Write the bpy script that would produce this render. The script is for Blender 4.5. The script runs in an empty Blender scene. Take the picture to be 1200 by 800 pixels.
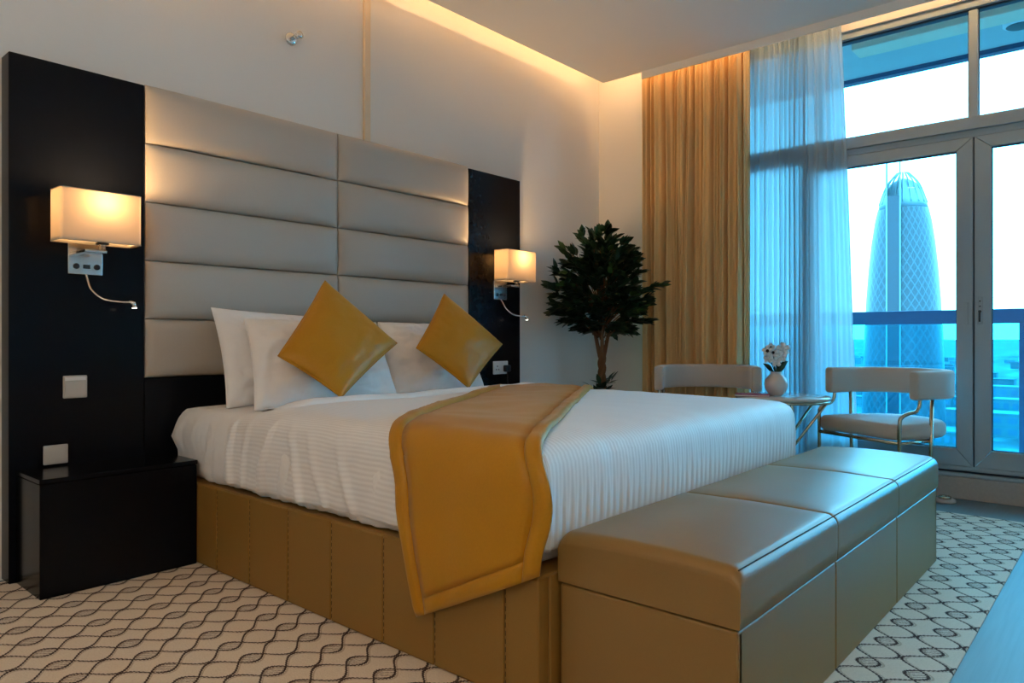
import bpy, bmesh, math, random
from mathutils import Vector, Matrix, noise

scene = bpy.context.scene
COL = scene.collection
PI = math.pi
R = math.radians

# ------------------------------------------------------------------ camera, sky, exposure
cam_d = bpy.data.cameras.new('camera')
cam = bpy.data.objects.new('camera', cam_d)
COL.objects.link(cam)
cam.location = (0, 0, 0.95)
cam.rotation_euler = (R(90), 0, R(41.12 - 90))
cam_d.sensor_width = 36
cam_d.lens = 846 / 1200 * 36
cam_d.shift_y = -4 / 1200
cam_d.clip_start = 0.02
cam_d.clip_end = 60000
scene.camera = cam

world = bpy.data.worlds.new('overcast_sky')
scene.world = world
world.use_nodes = True
SKY = (2.1, 8.8, 13.4)
world.node_tree.nodes['Background'].inputs[0].default_value = (*SKY, 1)
world.node_tree.nodes['Background'].inputs[1].default_value = 1.0

scene.view_settings.view_transform = 'Standard'
scene.view_settings.look = 'None'
scene.view_settings.exposure = 0.0
scene.view_settings.gamma = 1.0
scene.view_settings.use_curve_mapping = False
scene.cycles.use_denoising = True
scene.cycles.max_bounces = 10
scene.cycles.diffuse_bounces = 6
scene.cycles.transparent_max_bounces = 24
scene.cycles.sample_clamp_indirect = 6.0
scene.cycles.caustics_reflective = False
scene.cycles.caustics_refractive = False

WARM = (1.0, 0.62, 0.27)
LED_STRENGTH = 95.0
BULB_WATTS = 18.0
FILL_DOWN_WATTS = 10.0
FILL_UPLIGHT_WATTS = 125.0

# ------------------------------------------------------------------ materials
def nt(m):
    return m.node_tree.nodes, m.node_tree.links

def principled(name, col, rough=0.5, metal=0.0, spec=0.5, sheen=0.0, coat=0.0):
    m = bpy.data.materials.new(name)
    m.use_nodes = True
    b = m.node_tree.nodes['Principled BSDF']
    b.inputs['Base Color'].default_value = (*col, 1)
    b.inputs['Roughness'].default_value = rough
    b.inputs['Metallic'].default_value = metal
    b.inputs['Specular IOR Level'].default_value = spec
    b.inputs['Sheen Weight'].default_value = sheen
    b.inputs['Coat Weight'].default_value = coat
    return m

def grain(m, scale=40.0, bump=0.1, vary=0.08, dist=0.002, stretch=(1, 1, 1), detail=4.0):
    """procedural colour variation and fine relief"""
    n, l = nt(m)
    b = n['Principled BSDF']
    tc = n.new('ShaderNodeTexCoord')
    mp = n.new('ShaderNodeMapping')
    mp.inputs['Scale'].default_value = stretch
    no = n.new('ShaderNodeTexNoise')
    no.inputs['Scale'].default_value = scale
    no.inputs['Detail'].default_value = detail
    l.new(tc.outputs['Object'], mp.inputs[0]); l.new(mp.outputs[0], no.inputs['Vector'])
    col = b.inputs['Base Color'].default_value[:3]
    mx = n.new('ShaderNodeMix'); mx.data_type = 'RGBA'
    mx.inputs[6].default_value = (*[c * (1 - vary) for c in col], 1)
    mx.inputs[7].default_value = (*[min(1, c * (1 + vary)) for c in col], 1)
    l.new(no.outputs['Fac'], mx.inputs[0]); l.new(mx.outputs[2], b.inputs['Base Color'])
    if bump:
        bp = n.new('ShaderNodeBump')
        bp.inputs['Strength'].default_value = bump
        bp.inputs['Distance'].default_value = dist
        l.new(no.outputs['Fac'], bp.inputs['Height']); l.new(bp.outputs[0], b.inputs['Normal'])
    return m

def emission(name, col, strength):
    m = bpy.data.materials.new(name); m.use_nodes = True
    n, l = nt(m); n.clear()
    e = n.new('ShaderNodeEmission'); o = n.new('ShaderNodeOutputMaterial')
    e.inputs[0].default_value = (*col, 1); e.inputs[1].default_value = strength
    l.new(e.outputs[0], o.inputs[0])
    return m

def pane_glass(name, tint, gloss=0.6):
    m = bpy.data.materials.new(name); m.use_nodes = True
    n, l = nt(m); n.clear()
    t = n.new('ShaderNodeBsdfTransparent'); t.inputs[0].default_value = (*tint, 1)
    g = n.new('ShaderNodeBsdfGlossy'); g.inputs['Roughness'].default_value = 0.0
    fr = n.new('ShaderNodeFresnel'); fr.inputs['IOR'].default_value = 1.45
    mu = n.new('ShaderNodeMath'); mu.operation = 'MULTIPLY'; mu.inputs[1].default_value = gloss
    mx = n.new('ShaderNodeMixShader'); o = n.new('ShaderNodeOutputMaterial')
    l.new(fr.outputs[0], mu.inputs[0]); l.new(mu.outputs[0], mx.inputs[0])
    l.new(t.outputs[0], mx.inputs[1]); l.new(g.outputs[0], mx.inputs[2]); l.new(mx.outputs[0], o.inputs[0])
    return m

def cloth_through(name, diff, trans, clear, w_trans=0.5, w_clear=0.3):
    """thin cloth: diffuse + translucent, with open weave letting some light straight through"""
    m = bpy.data.materials.new(name); m.use_nodes = True
    n, l = nt(m); n.clear()
    d = n.new('ShaderNodeBsdfDiffuse'); d.inputs[0].default_value = (*diff, 1)
    t = n.new('ShaderNodeBsdfTranslucent'); t.inputs[0].default_value = (*trans, 1)
    c = n.new('ShaderNodeBsdfTransparent'); c.inputs[0].default_value = (*clear, 1)
    tc = n.new('ShaderNodeTexCoord'); no = n.new('ShaderNodeTexNoise'); no.inputs['Scale'].default_value = 60
    bp = n.new('ShaderNodeBump'); bp.inputs['Strength'].default_value = 0.1; bp.inputs['Distance'].default_value = 0.001
    l.new(tc.outputs['Object'], no.inputs['Vector']); l.new(no.outputs['Fac'], bp.inputs['Height'])
    l.new(bp.outputs[0], d.inputs['Normal'])
    a = n.new('ShaderNodeMixShader'); a.inputs[0].default_value = w_trans
    b = n.new('ShaderNodeMixShader'); b.inputs[0].default_value = w_clear
    o = n.new('ShaderNodeOutputMaterial')
    l.new(d.outputs[0], a.inputs[1]); l.new(t.outputs[0], a.inputs[2])
    l.new(a.outputs[0], b.inputs[1]); l.new(c.outputs[0], b.inputs[2]); l.new(b.outputs[0], o.inputs[0])
    return m

M = {}
M['wall'] = grain(principled('wall_paint', (0.78, 0.75, 0.71), 0.8), 180, 0.04, 0.02, 0.001)
M['ceiling'] = grain(principled('ceiling_paint', (0.84, 0.82, 0.79), 0.85), 180, 0.03, 0.02, 0.001)
M['trim'] = grain(principled('trim_paint', (0.80, 0.64, 0.45), 0.6), 120, 0.03, 0.02, 0.001)
M['black'] = grain(principled('black_lacquer', (0.004, 0.005, 0.008), 0.18, spec=0.13), 30, 0.0, 0.2)
M['leather'] = grain(principled('beige_headboard_leather', (0.46, 0.41, 0.355), 0.42, spec=0.4), 260, 0.12, 0.05, 0.0012)
M['base'] = grain(principled('tan_bed_leather', (0.27, 0.14, 0.030), 0.45, spec=0.3), 260, 0.12, 0.06, 0.0012)
M['bench'] = grain(principled('tan_bench_leather', (0.26, 0.145, 0.042), 0.36, spec=0.45), 260, 0.10, 0.05, 0.001)
M['thread'] = grain(principled('stitch_thread', (0.06, 0.035, 0.015), 0.8), 300, 0, 0.1)
M['linen'] = grain(principled('white_bed_linen', (0.84, 0.82, 0.81), 0.75, sheen=0.2), 22, 0.35, 0.03, 0.008)
M['mustard'] = grain(principled('mustard_satin', (0.46, 0.20, 0.002), 0.45, spec=0.3, sheen=0.12), 140, 0.15, 0.08, 0.002)
M['mustard_back'] = grain(principled('grey_blue_lining', (0.40, 0.44, 0.46), 0.7), 140, 0.1, 0.05)
M['chrome'] = grain(principled('brushed_chrome', (0.72, 0.72, 0.72), 0.22, metal=1.0), 200, 0.02, 0.03)
M['gold'] = grain(principled('gold_tube', (0.55, 0.45, 0.33), 0.22, metal=1.0), 200, 0.0, 0.05)
M['plate'] = grain(principled('grey_switch_plastic', (0.55, 0.52, 0.48), 0.35), 200, 0.0, 0.03)
M['white_plastic'] = grain(principled('white_plastic', (0.78, 0.78, 0.78), 0.35), 200, 0.0, 0.02)
M['dark_plastic'] = grain(principled('dark_plastic', (0.015, 0.015, 0.018), 0.4), 200, 0.0, 0.1)
M['frame'] = grain(principled('grey_aluminium_frame', (0.33, 0.42, 0.48), 0.45, spec=0.4), 150, 0.03, 0.03)
M['gasket'] = grain(principled('dark_gasket', (0.012, 0.03, 0.06), 0.6), 150, 0.0, 0.1)
M['glass'] = pane_glass('window_glass', (0.93, 0.98, 1.0), 0.8)
M['rail_glass'] = pane_glass('blue_rail_glass', (0.30, 0.86, 0.98), 0.6)
M['rail_paint'] = grain(principled('blue_rail_paint', (0.004, 0.065, 0.15), 0.4), 60, 0.0, 0.1)
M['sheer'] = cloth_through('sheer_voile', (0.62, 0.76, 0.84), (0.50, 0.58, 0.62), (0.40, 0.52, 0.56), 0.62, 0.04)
M['drape'] = grain(principled('beige_drape', (0.72, 0.48, 0.215), 0.85, sheen=0.1), 240, 0.12, 0.06, 0.001, (1, 1, 0.05))
M['shade'] = cloth_through('cream_lampshade', (0.80, 0.72, 0.60), (0.16, 0.118, 0.075), (1, 1, 1), 0.55, 0.0)
M['led'] = emission('warm_led', (1.0, 0.57, 0.25), LED_STRENGTH)
M['bulb'] = emission('warm_bulb', (1.0, 0.72, 0.40), 25.0)
M['spot_led'] = emission('reading_led', (1.0, 0.9, 0.78), 14.0)
M['fill_led'] = emission('fill_downlight_lens', (1.0, 0.78, 0.52), 8.0)
M['leaf'] = grain(principled('ficus_leaf', (0.014, 0.045, 0.020), 0.42, spec=0.4), 30, 0.1, 0.35, 0.002)
M['leaf2'] = grain(principled('ficus_leaf_light', (0.05, 0.11, 0.025), 0.42, spec=0.4), 30, 0.1, 0.35, 0.002)
M['bark'] = grain(principled('braided_bark', (0.17, 0.075, 0.028), 0.8), 50, 0.5, 0.35, 0.004, (1, 1, 0.3))
M['soil'] = grain(principled('potting_soil', (0.03, 0.02, 0.012), 0.95), 60, 0.6, 0.4, 0.01)
M['pot'] = grain(principled('dark_pot', (0.05, 0.04, 0.035), 0.4), 60, 0.05, 0.1)
M['velvet'] = grain(principled('beige_velvet', (0.50, 0.44, 0.39), 0.7, sheen=0.5), 200, 0.08, 0.06, 0.001)
M['marble'] = grain(principled('pale_table_top', (0.55, 0.52, 0.48), 0.12), 8, 0.0, 0.15)
M['vase'] = grain(principled('grey_ceramic', (0.55, 0.52, 0.50), 0.25), 25, 0.05, 0.1)
M['petal'] = grain(principled('white_petal', (0.75, 0.74, 0.74), 0.6), 40, 0.1, 0.05)
M['flower_eye'] = grain(principled('dark_flower_centre', (0.02, 0.015, 0.03), 0.6), 40, 0, 0.1)
M['magenta'] = grain(principled('magenta_cover', (0.33, 0.03, 0.10), 0.5), 40, 0.02, 0.08)
M['paper'] = grain(principled('book_paper', (0.7, 0.68, 0.62), 0.8), 200, 0.05, 0.05)
M['curb'] = grain(principled('grey_stone_curb', (0.40, 0.37, 0.345), 0.5), 60, 0.04, 0.12)
M['soffit'] = grain(principled('soffit_paint', (0.46, 0.52, 0.52), 0.8), 20, 0.05, 0.05)
M['added_glow'] = grain(principled('painted_cove_reflection', (0.80, 0.66, 0.50), 0.8), 20, 0.05, 0.05)  # warm tone of the lit cove's reflection, painted on
M['concrete'] = grain(principled('balcony_tile', (0.55, 0.57, 0.58), 0.6), 20, 0.05, 0.1)
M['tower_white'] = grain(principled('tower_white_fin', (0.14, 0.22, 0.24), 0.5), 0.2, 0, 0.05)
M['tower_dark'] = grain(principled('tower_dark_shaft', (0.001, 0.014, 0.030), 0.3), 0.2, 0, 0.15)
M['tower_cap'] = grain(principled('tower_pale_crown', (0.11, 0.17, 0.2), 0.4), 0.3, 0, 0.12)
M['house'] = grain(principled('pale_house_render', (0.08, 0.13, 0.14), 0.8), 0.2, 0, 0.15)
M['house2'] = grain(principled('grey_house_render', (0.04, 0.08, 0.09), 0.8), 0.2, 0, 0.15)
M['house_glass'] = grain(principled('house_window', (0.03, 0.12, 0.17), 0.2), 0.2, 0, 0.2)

def floor_material():
    m = grain(principled('grey_oak_floor', (0.17, 0.20, 0.205), 0.5, spec=0.35), 6, 0.08, 0.16, 0.002, (0.6, 14, 1), 8)
    return m
M['floor'] = floor_material()

def city_material():
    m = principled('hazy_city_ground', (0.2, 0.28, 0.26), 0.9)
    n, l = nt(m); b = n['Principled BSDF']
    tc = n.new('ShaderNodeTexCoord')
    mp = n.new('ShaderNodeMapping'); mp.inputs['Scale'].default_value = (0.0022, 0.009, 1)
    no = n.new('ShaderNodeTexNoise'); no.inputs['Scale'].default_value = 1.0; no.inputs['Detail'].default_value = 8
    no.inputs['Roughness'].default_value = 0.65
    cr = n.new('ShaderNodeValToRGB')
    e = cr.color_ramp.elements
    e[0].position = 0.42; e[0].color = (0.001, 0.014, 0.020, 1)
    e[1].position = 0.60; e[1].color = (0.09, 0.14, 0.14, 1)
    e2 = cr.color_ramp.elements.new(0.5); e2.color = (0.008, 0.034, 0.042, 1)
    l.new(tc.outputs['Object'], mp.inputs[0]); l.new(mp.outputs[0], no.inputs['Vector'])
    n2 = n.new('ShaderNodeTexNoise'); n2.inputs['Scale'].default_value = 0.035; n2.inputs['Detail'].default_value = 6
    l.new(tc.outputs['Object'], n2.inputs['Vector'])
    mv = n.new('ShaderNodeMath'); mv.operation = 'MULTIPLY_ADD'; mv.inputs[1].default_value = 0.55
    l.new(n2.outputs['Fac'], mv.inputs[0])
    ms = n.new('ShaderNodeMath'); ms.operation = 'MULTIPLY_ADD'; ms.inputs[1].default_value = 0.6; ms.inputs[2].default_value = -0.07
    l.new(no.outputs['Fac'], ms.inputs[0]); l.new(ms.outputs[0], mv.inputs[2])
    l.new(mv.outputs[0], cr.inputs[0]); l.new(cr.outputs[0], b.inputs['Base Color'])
    return m
M['city'] = city_material()

def mathn(n, l, op, a, b=None, c=None):
    x = n.new('ShaderNodeMath'); x.operation = op
    for i, v in enumerate((a, b, c)):
        if v is None: continue
        if isinstance(v, (int, float)): x.inputs[i].default_value = v
        else: l.new(v, x.inputs[i])
    return x.outputs[0]

def rug_material():
    """cream carpet with rows of dark chain curves (flat woven print)"""
    m = principled('chain_pattern_carpet', (0.6, 0.5, 0.4), 0.95, spec=0.1)
    n, l = nt(m); b = n['Principled BSDF']
    tc = n.new('ShaderNodeTexCoord'); sp = n.new('ShaderNodeSeparateXYZ')
    l.new(tc.outputs['Object'], sp.inputs[0])
    no = n.new('ShaderNodeTexNoise'); no.inputs['Scale'].default_value = 220; no.inputs['Detail'].default_value = 2
    l.new(tc.outputs['Object'], no.inputs['Vector'])
    jit = mathn(n, l, 'MULTIPLY', mathn(n, l, 'SUBTRACT', no.outputs['Fac'], 0.5), 0.006)
    x = mathn(n, l, 'ADD', sp.outputs[0], jit)
    y0 = mathn(n, l, 'ADD', sp.outputs[1], jit)
    P = 0.1255
    s = mathn(n, l, 'ADD', mathn(n, l, 'MULTIPLY', mathn(n, l, 'COSINE', mathn(n, l, 'MULTIPLY', mathn(n, l, 'SUBTRACT', x, 1.0015), 2 * PI / 0.195)), 0.0445), 0.0145)
    sa = mathn(n, l, 'ABSOLUTE', s)
    def line(off, w):
        v = mathn(n, l, 'SUBTRACT', mathn(n, l, 'FLOORED_MODULO', mathn(n, l, 'ADD', y0, -2.61 + P / 2 + off), P), P / 2)
        d = mathn(n, l, 'ABSOLUTE', mathn(n, l, 'SUBTRACT', mathn(n, l, 'ABSOLUTE', v), sa))
        k = mathn(n, l, 'LESS_THAN', d, w)
        return v, k
    saw = mathn(n, l, 'FRACT', mathn(n, l, 'MULTIPLY', x, 125.0))
    w_main = mathn(n, l, 'ADD', mathn(n, l, 'MULTIPLY', mathn(n, l, 'GREATER_THAN', saw, 0.5), 0.0028), 0.0038)
    v, k1 = line(0.0, w_main)
    v2, k2 = line(0.011, 0.0035)
    inner = mathn(n, l, 'MULTIPLY', mathn(n, l, 'LESS_THAN', mathn(n, l, 'ABSOLUTE', v), sa), mathn(n, l, 'LESS_THAN', s, 0.0))
    hatch = mathn(n, l, 'MULTIPLY', inner, mathn(n, l, 'GREATER_THAN', mathn(n, l, 'FRACT', mathn(n, l, 'MULTIPLY', mathn(n, l, 'ADD', x, y0), 70.0)), 0.62))
    def mix(f, c0, c1):
        mx = n.new('ShaderNodeMix'); mx.data_type = 'RGBA'
        l.new(f, mx.inputs[0])
        for i, c in ((6, c0), (7, c1)):
            if isinstance(c, tuple): mx.inputs[i].default_value = (*c, 1)
            else: l.new(c, mx.inputs[i])
        return mx.outputs[2]
    pile = mix(no.outputs['Fac'], (0.66, 0.55, 0.43), (0.84, 0.73, 0.60))
    c = mix(mathn(n, l, 'MULTIPLY', k2, 0.45), pile, (0.30, 0.19, 0.11))
    c = mix(mathn(n, l, 'MULTIPLY', hatch, 0.7), c, (0.10, 0.055, 0.045))
    c = mix(mathn(n, l, 'MULTIPLY', k1, 0.95), c, (0.045, 0.022, 0.022))
    l.new(c, b.inputs['Base Color'])
    bp = n.new('ShaderNodeBump'); bp.inputs['Strength'].default_value = 0.5; bp.inputs['Distance'].default_value = 0.004
    l.new(mathn(n, l, 'SUBTRACT', no.outputs['Fac'], k1), bp.inputs['Height']); l.new(bp.outputs[0], b.inputs['Normal'])
    return m
M['rug'] = rug_material()

def stripe_material():
    """white satin-stripe linen, stripes follow the cloth's own coordinates"""
    m = principled('satin_stripe_linen', (0.74, 0.72, 0.71), 0.6, sheen=0.2)
    n, l = nt(m); b = n['Principled BSDF']
    uv = n.new('ShaderNodeUVMap'); uv.uv_map = 'UVMap'
    sp = n.new('ShaderNodeSeparateXYZ'); l.new(uv.outputs[0], sp.inputs[0])
    s = mathn(n, l, 'SINE', mathn(n, l, 'MULTIPLY', sp.outputs[0], 2 * PI / 0.017))
    s = mathn(n, l, 'MULTIPLY_ADD', s, 0.5, 0.5)
    tc = n.new('ShaderNodeTexCoord'); no = n.new('ShaderNodeTexNoise'); no.inputs['Scale'].default_value = 9
    l.new(tc.outputs['Object'], no.inputs['Vector'])
    mx = n.new('ShaderNodeMix'); mx.data_type = 'RGBA'
    mx.inputs[6].default_value = (0.785, 0.76, 0.75, 1); mx.inputs[7].default_value = (0.87, 0.85, 0.84, 1)
    l.new(s, mx.inputs[0]); l.new(mx.outputs[2], b.inputs['Base Color'])
    l.new(mathn(n, l, 'MULTIPLY_ADD', s, -0.3, 0.75), b.inputs['Roughness'])
    bp = n.new('ShaderNodeBump'); bp.inputs['Strength'].default_value = 0.35; bp.inputs['Distance'].default_value = 0.004
    l.new(mathn(n, l, 'ADD', mathn(n, l, 'MULTIPLY', s, 0.35), no.outputs['Fac']), bp.inputs['Height'])
    l.new(bp.outputs[0], b.inputs['Normal'])
    return m
M['stripe'] = stripe_material()

def tower_material():
    m = principled('tower_diagrid_glass', (0.06, 0.3, 0.4), 0.35)
    n, l = nt(m); b = n['Principled BSDF']
    uv = n.new('ShaderNodeUVMap'); uv.uv_map = 'UVMap'
    sp = n.new('ShaderNodeSeparateXYZ'); l.new(uv.outputs[0], sp.inputs[0])
    def tri(v):
        return mathn(n, l, 'LESS_THAN', mathn(n, l, 'FRACT', v), 0.16)
    a = tri(mathn(n, l, 'ADD', sp.outputs[0], sp.outputs[1]))
    c = tri(mathn(n, l, 'SUBTRACT', sp.outputs[0], sp.outputs[1]))
    k = mathn(n, l, 'MAXIMUM', a, c)
    tc = n.new('ShaderNodeTexCoord'); no = n.new('ShaderNodeTexNoise'); no.inputs['Scale'].default_value = 0.16
    l.new(tc.outputs['Object'], no.inputs['Vector'])
    m1 = n.new('ShaderNodeMix'); m1.data_type = 'RGBA'
    m1.inputs[6].default_value = (0.002, 0.016, 0.028, 1); m1.inputs[7].default_value = (0.004, 0.026, 0.042, 1)
    l.new(no.outputs['Fac'], m1.inputs[0])
    m2 = n.new('ShaderNodeMix'); m2.data_type = 'RGBA'; m2.inputs[7].default_value = (0.035, 0.085, 0.105, 1)
    l.new(mathn(n, l, 'MULTIPLY', k, 0.8), m2.inputs[0]); l.new(m1.outputs[2], m2.inputs[6])
    l.new(m2.outputs[2], b.inputs['Base Color'])
    return m
M['tower'] = tower_material()

# ------------------------------------------------------------------ builders
def link(o):
    COL.objects.link(o); return o

def tag(o, label=None, cat=None, group=None, kind=None):
    if label: o['label'] = label
    if cat: o['category'] = cat
    if group: o['group'] = group
    if kind: o['kind'] = kind
    return o

def thing(name, loc, label, cat, group=None, rz=0.0):
    o = link(bpy.data.objects.new(name, None))
    o.location = loc; o.rotation_euler = (0, 0, rz)
    o.empty_display_size = 0.1
    return tag(o, label, cat, group)

def attach(o, parent, world=True):
    """world=True: the mesh is written in world coordinates under an unrotated parent"""
    if parent is not None:
        o.parent = parent
        if world:
            p = Vector((0, 0, 0)); q = parent
            while q is not None:
                p += q.location; q = q.parent
            o.location = -p
    return o

def obj(name, verts, faces, mat, parent=None, smooth=True, world=True, uvs=None):
    me = bpy.data.meshes.new(name)
    me.from_pydata([tuple(v) for v in verts], [], faces)
    if uvs is not None:
        lay = me.uv_layers.new(name='UVMap')
        for lp in me.loops: lay.data[lp.index].uv = uvs[lp.vertex_index]
    me.materials.append(mat)
    if smooth: me.polygons.foreach_set('use_smooth', [True] * len(me.polygons))
    me.update()
    o = link(bpy.data.objects.new(name, me))
    return attach(o, parent, world)

def from_bm(name, bm, mat, parent=None, smooth=False, world=True):
    me = bpy.data.meshes.new(name)
    bmesh.ops.recalc_face_normals(bm, faces=bm.faces)
    bm.to_mesh(me); bm.free()
    me.materials.append(mat)
    if smooth: me.polygons.foreach_set('use_smooth', [True] * len(me.polygons))
    o = link(bpy.data.objects.new(name, me))
    return attach(o, parent, world)

def box(name, x0, x1, y0, y1, z0, z1, mat, parent=None, bevel=0.0, seg=2, world=True):
    bm = bmesh.new()
    bmesh.ops.create_cube(bm, size=1)
    for v in bm.verts:
        v.co = Vector((x0 + (v.co.x + .5) * (x1 - x0), y0 + (v.co.y + .5) * (y1 - y0), z0 + (v.co.z + .5) * (z1 - z0)))
    if bevel:
        bmesh.ops.bevel(bm, geom=list(bm.edges), offset=bevel, segments=seg, profile=0.5, affect='EDGES')
    o = from_bm(name, bm, mat, parent, bool(bevel), world)
    if bevel:
        try:
            md = o.modifiers.new('normals', 'WEIGHTED_NORMAL'); md.keep_sharp = True
        except Exception:
            pass
    return o

def tube_data(pts, r, seg=8, cap=True):
    pts = [Vector(p) for p in pts]
    rs = r if isinstance(r, (list, tuple)) else [r] * len(pts)
    vs, fs = [], []
    up = None
    for i, p in enumerate(pts):
        t = (pts[min(i + 1, len(pts) - 1)] - pts[max(i - 1, 0)]).normalized()
        if up is None:
            up = Vector((0, 0, 1)) if abs(t.z) < .9 else Vector((1, 0, 0))
        up = (up - t * up.dot(t)).normalized()
        sd = t.cross(up)
        for k in range(seg):
            a = 2 * PI * k / seg
            vs.append(p + (up * math.cos(a) + sd * math.sin(a)) * rs[i])
    for i in range(len(pts) - 1):
        for k in range(seg):
            a, b = i * seg + k, i * seg + (k + 1) % seg
            fs.append((a, b, b + seg, a + seg))
    if cap:
        fs.append(tuple(range(seg))[::-1]); fs.append(tuple((len(pts) - 1) * seg + k for k in range(seg)))
    return vs, fs

def tube(name, pts, r, mat, parent=None, seg=8, world=True):
    vs, fs = tube_data(pts, r, seg)
    return obj(name, vs, fs, mat, parent, True, world)

def smooth_path(pts, n=6):
    """Catmull-Rom through the points"""
    P = [Vector(p) for p in pts]
    out = []
    for i in range(len(P) - 1):
        a, b, c, d = P[max(i - 1, 0)], P[i], P[i + 1], P[min(i + 2, len(P) - 1)]
        for k in range(n):
            t = k / n
            out.append(.5 * ((2 * b) + (c - a) * t + (2 * a - 5 * b + 4 * c - d) * t * t + (3 * b - a - 3 * c + d) * t ** 3))
    out.append(P[-1])
    return out

def lathe(name, prof, c, mat, parent=None, seg=32, world=True, sx=1, sy=1, uvscale=None):
    vs, fs, uv = [], [], []
    for (r, z) in prof:
        for k in range(seg):
            a = 2 * PI * k / seg
            vs.append((c[0] + r * math.cos(a) * sx, c[1] + r * math.sin(a) * sy, c[2] + z))
    for i in range(len(prof) - 1):
        for k in range(seg):
            a, b = i * seg + k, i * seg + (k + 1) % seg
            fs.append((a, b, b + seg, a + seg))
    fs.append(tuple(range(seg))[::-1]); fs.append(tuple((len(prof) - 1) * seg + k for k in range(seg)))
    return obj(name, vs, fs, mat, parent, True, world)

def sstep(a, b, x):
    t = max(0, min(1, (x - a) / (b - a))); return t * t * (3 - 2 * t)

# ------------------------------------------------------------------ the room shell
XL, XW = -1.9, 4.95          # back wall and window wall
YB, YH = -1.35, 3.37         # opposite wall and headboard wall
ZC, ZU = 2.94, 3.16          # dropped ceiling and the slab above the coves
XC, YC = 4.715, 3.17         # inner edges of the dropped ceiling

def struct(name, *a, **k):
    return tag(box(name, *a, **k), kind='structure')

struct('floor', XL - .1, 5.15, YB - .1, YH + .1, -0.06, 0.0, M['floor'])
wall_head = struct('wall_headboard', XL - .1, 5.15, YH, YH + .12, 0, 3.3, M['wall'])
struct('wall_left', XL - .12, XL, YB - .1, YH, 0, 3.3, M['wall'])
struct('wall_opposite', XL, 5.15, YB - .12, YB, 0, 3.3, M['wall'])
struct('ceiling', XL, XC, YB, YC, ZC, ZC + .016, M['ceiling'])
struct('ceiling_pelmet', XC - .014, XC + .001, YB, 2.82, 2.887, ZC, M['ceiling'])
struct('ceiling_slab', XL - .1, 5.15, YB - .1, YH + .1, ZU, ZU + .1, M['ceiling'])
WY0, WY1 = -1.05, 2.93       # window opening
struct('wall_window_pier', XW, 5.15, WY1, YH, 0, ZU, M['wall'])
struct('wall_window_end', XW, 5.15, YB, WY0, 0, ZU, M['wall'])
struct('wall_window_lintel', XW + .005, 5.15, WY0, WY1, 2.94, ZU, M['wall'])
curb = tag(box('window_curb', XW, 5.15, WY0, WY1, 0, .128, M['curb'], bevel=.004), kind='structure')
struct('trim_1', 2.557, 2.598, YH - .022, YH, 2.06, ZU, M['trim'], bevel=.003)
struct('baseboard_headboard', 3.86, XW, YH - .012, YH, 0, .09, M['trim'], bevel=.002)

def led(name, x0, x1, y0, y1, z, label, down=False):
    t = thing(name, ((x0 + x1) / 2, (y0 + y1) / 2, z), label, 'light strip', 'cove lights')
    a, b = (z + .006, z) if down else (z, z + .006)
    box('backing', x0, x1, y0, y1, a, a + .006, M['white_plastic'], t)
    box('diode_band', x0 + .002, x1 - .002, y0 + .002, y1 - .002, b, b + .006, M['led'], t)
led('led_strip', XL + .1, XC - .12, YC - .18, YC - .168, ZC + .017, 'warm light strip in the ceiling cove above the headboard')
led('led_strip', XC - .045, XC - .033, YB + .1, YC + .10, ZU - .0125, 'warm light strip in the ceiling pocket above the curtains', True)

# unseen ceiling lamps added as warm fill light for the room
def fill_downlight(x, y, label):
    t = thing('added_ceiling_lamp', (x, y, ZC), label, 'fill_downlight', 'added ceiling fill lamps')
    prof = [(.048, -.002), (.056, -.006), (.062, -.004), (.062, 0)]
    lathe('rim', prof, (x, y, ZC), M['white_plastic'], t, 24)
    lathe('lens', [(.0, -.0025), (.047, -.003), (.047, -.001)], (x, y, ZC), M['fill_led'], t, 24)
    ld = bpy.data.lights.new('fill_downlight_beam', 'SPOT')
    ld.energy = FILL_DOWN_WATTS; ld.color = (1.0, .68, .40); ld.spot_size = R(130); ld.spot_blend = .8; ld.shadow_soft_size = .05
    lo = link(bpy.data.objects.new('added_glow', ld)); lo.parent = t; lo.location = (0, 0, -.02)
fill_downlight(-0.6, 2.3, 'added warm fill lamp in the ceiling left of the bed')
fill_downlight(-0.6, 0.2, 'added warm fill lamp in the ceiling near the back wall')
fill_downlight(1.5, -0.5, 'added warm fill lamp in the ceiling before the opposite wall')

# unseen uplighter added to brighten the ceiling and upper walls
ul = thing('added_uplighter', (-1.35, -.75, 0), 'added unseen fill uplighter with a bowl shade in the back corner', 'lamp')
lathe('base', [(.14, 0), (.15, .006), (.15, .02), (.02, .03)], (-1.35, -.75, 0), M['gold'], ul, 32)
tube('pole', [(-1.35, -.75, .02), (-1.35, -.75, 1.72)], .011, M['gold'], ul, 12)
lathe('bowl', [(.02, 1.70), (.08, 1.72), (.15, 1.78), (.18, 1.85), (.176, 1.85), (.145, 1.785), (.075, 1.728), (.015, 1.71)], (-1.35, -.75, 0), M['white_plastic'], ul, 32)
ld = bpy.data.lights.new('fill_uplight', 'POINT'); ld.energy = FILL_UPLIGHT_WATTS; ld.color = (1.0, .82, .63); ld.shadow_soft_size = .06
lo = link(bpy.data.objects.new('fill_uplight', ld)); lo.parent = ul; lo.location = (0, 0, 1.80)

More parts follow.
